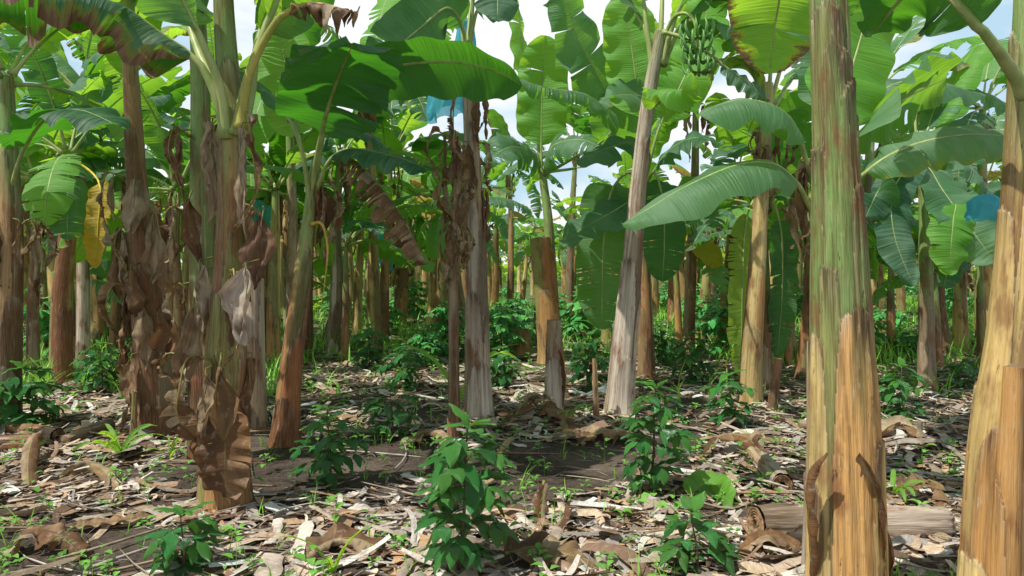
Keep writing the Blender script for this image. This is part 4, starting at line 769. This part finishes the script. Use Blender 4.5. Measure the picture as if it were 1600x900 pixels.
# ================================================================== MIDDLE DISTANCE PLANTS
MID=[ # px, base py, dx at crown, crown py, width px, style, label
 (95,604,12,250,34,'red','stout reddish stem near the left edge, a yellow leaf hanging beside it'),
 (52,592,6,280,18,'brown','thin brown stem between the left edge stem and the stout reddish one'),
 (155,546,-22,205,24,'goldgreen','pale upright stem left of the draped leaning one, bare below its crown'),
 (180,560,6,260,20,'dark','dark brown stem just right of the pale upright one at left'),
 (272,600,4,300,24,'brown','brown stem half hidden behind dead leaves right of the leaning draped stem'),
 (428,572,2,300,24,'gold','golden stem between the wrapped stem and the reddish leaning one'),
 (412,548,-6,270,16,'brown','slender brown stem just left of that golden one, set further back'),
 (482,545,8,290,16,'brown','narrow brown stem just right of the reddish leaning one'),
 (519,552,12,255,22,'grey','grey brown stem left of centre with a bare pale top'),
 (558,520,6,310,15,'gold','orange brown stem right of the grey brown one'),
 (578,508,6,300,14,'dark','near black slender stem left of the dead leaf skirt'),
 (624,508,4,330,24,'brown','stem wearing a full skirt of dead leaves left of centre'),
 (642,498,-3,325,14,'red','reddish stem directly right of the skirted one'),
 (674,522,6,335,16,'gold','bright golden stem lit by the sun left of the thin dried one'),
 (689,508,4,320,16,'goldgreen','yellowish stem between the bright golden one and the thin dried one'),
 (772,484,4,345,13,'dark','dark stem in the gap right of the upright grey one'),
 (797,492,-2,265,11,'brown','very slender stem left of the broken golden sheath stem'),
 (926,524,-8,388,15,'dark','short dark stem with a low fan of leaves between the two grey ones'),
 (1048,502,2,352,13,'red','reddish stem right of the leaning grey one, small in the distance'),
 (1084,516,-16,360,17,'gold','golden stem tilting left behind the coffee plants right of centre'),
 (1108,486,4,350,12,'brown','narrow brown stem between the tilting golden and the dark purplish ones'),
 (1131,556,20,290,24,'dark','dark purplish stem left of the golden leaning one'),
 (1252,588,14,330,20,'dark','dark stem emerging at a slant left of the thickest golden stem'),
 (1366,530,-2,330,14,'gold','golden stem just right of the thickest one, in the grass'),
 (1379,524,-4,340,14,'goldgreen','yellow green stem touching the golden one in the grass'),
 (1409,502,0,330,15,'red','dark red stem between the grass and the hanging leaves'),
 (1457,480,4,340,10,'brown','distant brown stem right of the dark red one'),
 (1481,556,-22,345,15,'brown','thin bent stem left of the tan sunlit one at right'),
 (1502,552,-6,350,23,'gold','tan sunlit stem under the large hanging leaf at right'),
 (1533,532,4,300,16,'dark','shaded stem between the tan sunlit one and the right edge'),
 (20,560,-4,240,20,'dark','dark stem in shade behind the left edge coffee plant'),
 (222,532,-10,210,18,'goldgreen','slim stem seen past the left shoulder of the leaning draped one'),
 (1235,560,0,250,18,'brown','brown stem with papery dry leaves left of the thickest golden stem'),
 (600,536,10,250,15,'brown','slim brown stem with high crown above the round coffee plant'),
 (890,500,10,235,13,'brown','slender stem right of the broken golden sheath stem'),
 (340,560,0,240,16,'brown','narrow stem glimpsed between the wrapped stem and its twin'),
 (455,566,-6,135,20,'grey','tall pale stem behind the reddish leaning one, its crown above the left centre leaves'),
 (130,572,-4,150,20,'grey','tall pale stem at left, its crown under the torn brown edged leaf'),
 (590,556,-14,150,17,'goldgreen','tall stem left of the blue bag with crown high among the leaves'),
 (1345,575,20,150,20,'brown','tall stem half hidden behind the thickest golden one, crown on its right'),
 (1545,560,-10,170,20,'gold','tall stem just left of the right edge one with a high crown'),
 (1075,560,12,160,18,'brown','tall brown stem beneath the green bunch right of the leaning grey stem'),
]
for i,(px,py,dx,cy,w,sty,lab) in enumerate(MID):
    r,b=plant(px,py,lab); D=b[1]; rs=random.Random(900+i); wm=w/2/F*D*.86
    cy=min(cy,cy); top=at(px+dx,cy,D+rs.uniform(-.2,.2)); h=top[2]
    pts=[sub(b),b+(top-b)*.35+np.array([rs.uniform(-.04,.04),0,0]),b+(top-b)*.7+np.array([rs.uniform(-.04,.04),0,0]),top]
    stem(r,b,pts,[wm*1.08,wm*.98,wm*.82,wm*.55],sty,400+i,nt=30,nz=90,ns=8,green=rs.uniform(.65,.95),flare=.2,thick=.003)
    n=rs.choice([7,8,8]); L=min(2.0,.7+h*.45)*rs.uniform(.95,1.15)
    fan(r,b,top,n,500+i,L=L,W=.145*L,lo=.0,hi=1.4,res=.7,brown=.15)
    if lab.startswith('stem wearing'):
        for z in (.1,.5,.9,1.3): dry_skirt(r,b,top-np.array([0,0,z]),wm*.8,6,600+i+int(z*9),L=(.4,.8),W=(.07,.15),res=.6)
    elif rs.random()<.8: dry_skirt(r,b,top-np.array([0,0,.05]),wm*.6,rs.randint(2,5),600+i,L=(.4,1.0),W=(.05,.13),res=.6)
    if i==0: hl(r,b,[(px+dx,255,D),(128,258,D-.3),(156,288,D-.6),(154,345,D-.7),(149,420,D-.7)],(1,.1,0),.13,rp=.014,start=.5,seed=333,yellow=1,tears=2,ribcol=(1.6,1.1,.3),rnd=1)
YOUNG=[(118,566,440,'young banana plant with pale new leaves between the two stout stems at far left'),
(540,560,385,'young banana plant between the grey brown and orange brown stems'),

(1062,550,385,'young banana plant in front of the tilting golden stem'),
(1232,572,380,'young banana plant left of the thickest golden stem'),
 (1392,556,385,'young banana plant right of the thickest golden stem at the grass edge'),(1466,580,430,'young banana plant under the large hanging leaves at right'),
 (1535,575,400,'young banana plant left of the right edge stem'),
 (70,560,380,'young banana plant behind the left edge stem'),]
for i,(px,py,cy,lab) in enumerate(YOUNG):
    b=gp(px,py); D=b[1]; r=thing('banana_sucker',b,lab,'banana sucker','young banana plants among the grown stems'); rs=random.Random(1900+i)
    top=at(px+rs.uniform(-8,8),cy,D); stem(r,b,[sub(b),b*.5+top*.5,top],[.06,.05,.03],rs.choice(['brown','dark','goldgreen','gold']),1950+i,nt=20,nz=50,ns=5,green=.6,flare=.2)
    L=rs.uniform(1.1,1.6); fan(r,b,top,7,1980+i,L=L,W=.16*L,lo=.25,hi=1.4,res=.6,brown=.08)
# ================================================================== STUMPS, SHOOTS AND LOGS
def stump(px,py,tp,w,style,seed,label,lean=0,name='banana_stump',cat='stump'):
    b=gp(px,py); r=thing(name,b,label,cat); D=b[1]; wm=w/2/F*D*.86; t=at(px+lean,tp,D)
    stem(r,b,[sub(b),b*.5+t*.5,t],[wm*1.1,wm,wm*.86],style,seed,nt=44,nz=90,ns=6,green=2,flare=.3,hollow_top=True); return r,b
r,b=stump(865,646,500,28,'grey',301,'knee high grey banana stump with a torn slanting top right of the centre stem')
flap(r,b,[(878,640,b[1]-.03),(884,600,b[1]-.06),(880,560,b[1]-.1),(872,545,b[1]-.1)],(.6,-.8,0),.04,31)
r,b=stump(815,556,514,30,'red',302,'reddish cut banana stump left of the broken golden sheath stem')
stump(838,534,480,10,'dark',303,'small dark stump standing behind the reddish one')
stump(918,530,504,22,'red',304,'low pale pink stump beside the short dark stem')
stump(948,548,508,22,'red',305,'split reddish stump left of the leaning grey stem')
stump(1206,645,560,16,'brown',306,'thin broken shoot right of the golden leaning stem',10,'banana_shoot','shoot')
stump(933,660,560,8,'brown',307,'finger thin dry shoot between the stump and the leaning grey stem',-5,'banana_shoot','shoot')
stump(208,690,612,9,'dark',308,'small dark shoot left of the draped leaning stem foot',2,'banana_shoot','shoot')
def log(p0,p1,rad,label,seed,style='gold',rings=True,sl=0):
    p0=np.array(p0,float);p1=np.array(p1,float); r=thing('cut_log',p0,label,'log'); mb=MB()
    stem_geo(mb,[p0,(p0+p1)/2+np.array([0,0,.008]),p1],[rad,rad*.97,rad*.92],style,seed,nt=80,nz=150,ns=7,green=2,flare=.0,thick=.005,lump=.07); mb.obj('log_body',M['stem'],r,p0)
    T=norm(p0-p1); S=norm(np.cross(T,[0,0,1])); N=np.cross(S,T); q=np.linspace(0,1,42)[:,None]; a=np.linspace(0,2*PI,64,endpoint=False)[None,:]
    ph=(q*7+a/(2*PI))%1; rim=np.where(q<.32,-.05-.05*(1-q/.32),0)
    hgt=.012*ph+rim*1.0+.004*fbm(q*9,np.cos(a)*3,np.sin(a)*3,seed,2)
    V=p0+T*(.004+hgt[...,None])+(rad*1.05)*q[...,None]*(np.cos(a)[...,None]*S+np.sin(a)[...,None]*N*(1))
    f=(.35+1.0*ph)*np.where(q<.32,.16,1); c=np.stack(np.broadcast_arrays(f,f*.9,f*.8),-1).reshape(-1,3)
    m2=MB(); m2.add(V,grid_faces(42,64,True),None,c); m2.obj('cut_face',M['cut'],r,p0); return r
def G(px,py,h=.0): g=gp(px,py); return g+np.array([0,0,h])
L0=G(1190,862,.085)+np.array([0,.06,0]); L1=G(1478,838,.07)
log(L0,L1,.085,'cut banana log lying behind the thickest golden stem with its ringed end showing',311,'grey')
log(G(1222,772,.055),G(1176,715,.05),.058,'shorter log with a dark hollow end behind the ringed log',312,'grey')
log(G(62,700,.055),G(-60,706,.05),.055,'tan log lying at the left edge with a dark open end',313,'red')
log(G(90,688,.05),G(10,678,.05),.05,'tan log lying directly behind the dark ended one at left',314,'brown')
log(G(170,672,.06),G(100,694,.05),.045,'mossy pale log in front of the draped leaning stem',315,'grey')
log(G(1330,980-300,.05),G(1250,672,.05),.04,'pale log end between the golden stems',316,'grey')
# large separate dead pieces on the ground
def dead_piece(pts,side,W,label,seed,name='dead_leaf',col=None,**k):
    b=np.array(pts[0],float); kk=dict(rp=.006,start=.03,nu=44,nv=9,tears=3,dry=True,crumple=.05,droop=1.6,v0=.5,wave=.08); kk.update(k)
    r=thing(name,b,label,'dead leaf'); add_leaf(r,b,pts,np.array(side,float),W,seed=seed,name='blade',**kk); return r
dead_piece([G(470,880,.02),G(520,866,.07),G(570,868,.07),G(600,880,.02)],(.1,1,.5),.09,'broad crumpled dead sheath left of the bottom centre coffee plant',401,crumple=.035,tears=1)
dead_piece([G(790,880,.05),G(840,872,.06),G(900,885,.05),G(945,893,.03)],(.1,1,.1),.15,'wide flat sunlit dead leaf at the bottom centre',402,droop=.4,v0=.1,crumple=.03)
dead_piece([G(45,765,.0),G(44,740,.1),G(52,720,.17),G(66,708,.19)],(1,.2,0),.06,'upright bent dead sheath standing in the sunlit litter at left',403,tears=0,crumple=.02)
dead_piece([G(95,752,.03),G(120,742,.06),G(150,738,.06),G(185,765,.02)],(.2,1,.4),.05,'arched brown sheath with a white tail in the left litter',404,tears=0,crumple=.02)
dead_piece([G(110,830,.03),G(150,826,.03),G(200,822,.04),G(240,812,.03)],(0,1,.1),.05,'flat pale grey sheath strip in the lower left',405,tears=0,droop=.3,crumple=.01)
dead_piece([G(850,790,.14),G(846,818,.03),G(870,832,.03),G(892,805,.09)],(.3,1,.2),.05,'curled orange brown dead leaf in the middle of the foreground',406,tears=0,crumple=.02)
dead_piece([G(1095,725,.05),G(1130,712,.14),G(1170,716,.14),G(1200,742,.05)],(.1,1,.4),.1,'large crumpled grey leaf heaped behind the logs',407)
dead_piece([G(1150,880,.02),G(1200,868,.08),G(1235,872,.06),G(1262,890,.02)],(.2,1,.3),.1,'torn dead leaf in front of the ringed log',408)
dead_piece([G(1365,690,.03),G(1400,680,.1),G(1440,690,.09),G(1462,710,.02)],(.1,1,.3),.1,'brown dead leaf hump right of the thickest golden stem',409)
dead_piece([G(790,672,.03),G(830,650,.15),G(860,660,.15),G(905,690,.03)],(.1,1,.2),.13,'heap of curled dead leaf at the foot of the grey stump',410,crumple=.09,tears=8)
dead_piece([G(900,700,.03),G(935,690,.08),G(975,692,.08),G(1000,700,.02)],(.1,1,.2),.13,'pale curled dead leaf in front of the leaning grey stem',411,crumple=.06)
dead_piece([G(1410,790,.1),G(1450,775,.12),G(1475,785,.08),G(1480,800,.04)],(.1,1,.3),.09,'dead leaf scrap lying over the far end of the ringed log',412)
dead_piece([G(0,880,.02),G(50,858,.1),G(90,858,.09),G(130,872,.02)],(.1,1,.3),.12,'pale dead leaf flap in the bottom left corner',413)
dead_piece([G(1395,850,.03),G(1430,842,.06),G(1465,848,.06),G(1490,862,.02)],(.1,1,.3),.1,'shaded dead leaf between the two golden foreground stems',414)
dead_piece([G(640,700,.03),G(660,690,.08),G(690,695,.08),G(700,705,.02)],(.1,1,.3),.09,'small dead leaf at the foot of the thin dried stem',415)
g=thing('fallen_leaf_piece',G(1080,790),'pale green piece of cut banana leaf lying on the litter','leaf'); add_leaf(g,G(1080,790),[G(1078,785,.03),G(1095,775,.06),G(1115,772,.06),G(1145,800,.03)],(.25,1,.55),.09,rp=.004,start=.0,seed=9,tears=0,droop=.4,rnd=.9,name='blade')
# sprouting shoots with long grassy leaves
def sprout(px,py,hpx,n,label,seed):
    b=gp(px,py); r=thing('sprout',b,label,'sprout'); rs=random.Random(seed); D=b[1]; h=hpx/F*D
    for i in range(n):
        pts=arch(b,rs.uniform(0,6.28),h*rs.uniform(.9,1.4),rs.uniform(1.1,1.5),rs.uniform(.9,1.9),7,.005)
        add_leaf(r,b,pts,np.array([rs.uniform(-1,1),rs.uniform(-1,1),0]),.012+.012*h,rp=.0025,start=.05,nu=16,nv=3,tears=0,seed=seed+i,rnd=1,droop=.4,v0=.5,name='blade')
sprout(190,708,70,7,'bright grassy sprout in the left litter in front of the draped stem',501)
sprout(265,714,50,4,'thin arching grass sprout left of the wrapped stem foot',502)
sprout(1395,775,65,5,'grassy sprout just right of the thickest golden stem',503)
sprout(985,640,60,4,'green sprout at the foot of the leaning grey stem',504)
sprout(890,665,50,3,'curved sprout right of the grey stump',505)
sprout(520,905,90,3,'tall grass sprout at the bottom edge left of the coffee plant',506)
sprout(716,640,130,3,'tall thin sprout climbing beside the thin dried stem',507)
# ================================================================== FAR PLANTS (one mesh each)
def far_protos():
    out=[]; rs=random.Random(77)
    for i in range(14):
        mb=MB(); h=rs.uniform(2.0,2.8) if i<9 else rs.uniform(.5,1.3); lean=rs.uniform(-.3,.3); top=np.array([lean,rs.uniform(-.2,.2),h])
        tmp=MB(); stem_geo(tmp,[np.array([0,0,-.08]),top*.5+np.array([rs.uniform(-.06,.06),0,0]),top],[.12,.1,.06] if i<9 else [.06,.05,.035],rs.choice(['gold','red','brown','dark','grey','gold']),700+i,nt=14,nz=44,ns=7,green=.85)
        mb.f+=[f+mb.n for f in tmp.f]; mb.v+=tmp.v; mb.u+=tmp.u; mb.c+=tmp.c; mb.m+=[np.full(len(f),3) for f in tmp.f]; mb.n+=tmp.n
        fan(None,None,top,rs.choice([5,5,6]),800+i,L=rs.uniform(1.4,1.8) if i<9 else rs.uniform(1.1,1.5),W=.25 if i<9 else .22,mb=mb,lo=.15 if i<9 else .3,hi=1.3,res=.36,brown=.1)
        if i<9: dry_skirt(None,None,top,.06,rs.choice([2,4,6]),850+i,mb=mb,L=(.5,1.1),W=(.06,.14),res=.4)
        out.append(mb.mesh('distant_banana_plant',[M['leaf'],M['dry'],M['rib'],M['stem']]))
    return out
FP=far_protos(); rs=random.Random(12); nfar=0
taken=[(depth(q[1]),(q[0]-800)/F*depth(q[1])) for q in MID]
Y=13.5
while Y<46:
    X=-Y*.8-1+rs.uniform(0,1.5)
    while X<Y*.8+1:
        x=X+rs.uniform(-.6,.6); y=Y+rs.uniform(-.7,.7); X+=1.45 if Y<28 else 2.4
        if any(abs(a-y)<.8 and abs(b-x)<.6 for a,b in taken): continue
        px=800+x/y*F
        if 745<px<965 and y<19: continue
        o=bpy.data.objects.new('banana_plant',FP[rs.randrange(9)]); C.objects.link(o); s=rs.uniform(.85,1.15)
        if 740<px<970: s*=.8
        o.location=(x,y,float(gz(x,y))); o.rotation_euler=(rs.uniform(-.07,.07),rs.uniform(-.07,.07),rs.uniform(0,6.28)); o.scale=(s,s,s*rs.uniform(.9,1.1))
        tag(o,'slender banana plant in the dense far rows of the plantation','banana plant','distant banana plants in the far rows'); nfar+=1
        if rs.random()<.13 and Y<30 and not 735<800+(x+.7)/y*F<960:
            o=bpy.data.objects.new('banana_sucker',FP[9+rs.randrange(5)]); C.objects.link(o); x2=x+rs.choice((-1,1))*rs.uniform(.4,.9); y2=y+rs.uniform(-.4,.4)
            o.location=(x2,y2,float(gz(x2,y2))); o.rotation_euler=(0,0,rs.uniform(0,6.28)); tag(o,'short young banana plant growing between the far rows','banana sucker','young banana suckers between the far rows')
    Y+=2.1 if Y<28 else 3.6
print('far',nfar)
# plants just outside the frame at left, whose crowns shade the foreground
for i,(x,y,h,n) in enumerate([(-4.7,1.3,3.0,6),(-2.9,-.4,2.9,6)]):
    b=np.array([x,y,float(gz(x,y))]); r=thing('banana_plant',b,['tall banana plant beyond the left edge beside the camera','banana plant left of and behind the viewpoint','banana plant directly behind the viewpoint','banana plant past the left edge','banana plant beyond the right edge beside the camera'][i],'banana plant',GB)
    t=b+np.array([.1,0,h]); stem(r,b,[sub(b),b+(t-b)*.5,t],[.11,.09,.06],'gold',950+i,nt=30,nz=80,ns=7)
    fan(r,b,t,n,960+i,L=1.9,W=.28,lo=.2,hi=1.4,res=.7)
# far-off mass of foliage behind the last rows
def far_mass():
    rs=np.random.RandomState(3); mb=MB(); f=grid_faces(4,3)
    for i in range(5200):
        Y=rs.uniform(44,60); X=rs.uniform(-1,1)*Y*.85; z=rs.uniform(0,3.3+.8*float(fbm(X*.15,Y*.1,0,3,2)))
        L=rs.uniform(.7,1.7); mb.add(put(leaflet(L,L*.17,rs),rs.rand()*6.3,rs.uniform(-.4,1.2),(X,Y,z)),f,None,(0.0,.6+.4*rs.rand(),.1,.5))  # bright leaf tones paint this mass as sunlit
    o=mb.obj('distant_foliage',M['leaf']); tag(o,kind='stuff')
far_mass()
# ================================================================== LIGHT, SKY, CAMERA
sc=bpy.context.scene; w=bpy.data.worlds.new('World'); sc.world=w; w.use_nodes=True; nt=w.node_tree; g=NT(nt)
for n in list(nt.nodes): nt.nodes.remove(n)
EL=R(60); sd=np.array([-.87*math.cos(EL),-.49*math.cos(EL),math.sin(EL)])
sky=g.n('TexSky'); sky.sky_type='NISHITA'; sky.sun_disc=False; sky.sun_elevation=EL; sky.sun_rotation=math.atan2(sd[0],sd[1]); sky.air_density=1.2; sky.dust_density=1.5
tc=g.n('TexCoord').outputs['Generated']
cl=g.ramp(g.noise(g.map(tc,(1,1,2.2)),2.6,5,.55),.36,.52)
sz=g.n('SeparateXYZ'); g.set(sz.inputs[0],tc)
low=g.ramp(sz.outputs[2],.32,.62,1,0); cl=g.math('MULTIPLY',cl,low)
col=g.mix(g.math('MULTIPLY',low,.8),sky.outputs[0],(7.6,10.8,13)); col=g.mix(cl,col,(13,13.3,13.7))
bg=g.n('Background'); g.set(bg.inputs[0],col); bg.inputs[1].default_value=.08
ow=g.n('OutputWorld'); g.set(ow.inputs[0],bg)
sl=bpy.data.lights.new('sun','SUN'); sl.energy=5.0; sl.angle=R(.5); sl.color=(1,.96,.88); so=bpy.data.objects.new('sun',sl); C.objects.link(so)
so.rotation_euler=Vector([-float(a) for a in sd]).to_track_quat('-Z','Y').to_euler()
cam=bpy.data.cameras.new('camera'); co=bpy.data.objects.new('camera',cam); C.objects.link(co); co.location=(0,0,CH); co.rotation_euler=(R(90),0,0)
cam.sensor_width=36; cam.lens=F/1600*36; cam.shift_y=-(450-HZ)/1600; cam.clip_end=2000; sc.camera=co
sc.view_settings.view_transform='Standard'; sc.view_settings.look='None'; sc.view_settings.exposure=0
sc.cycles.max_bounces=8; sc.cycles.transparent_max_bounces=12
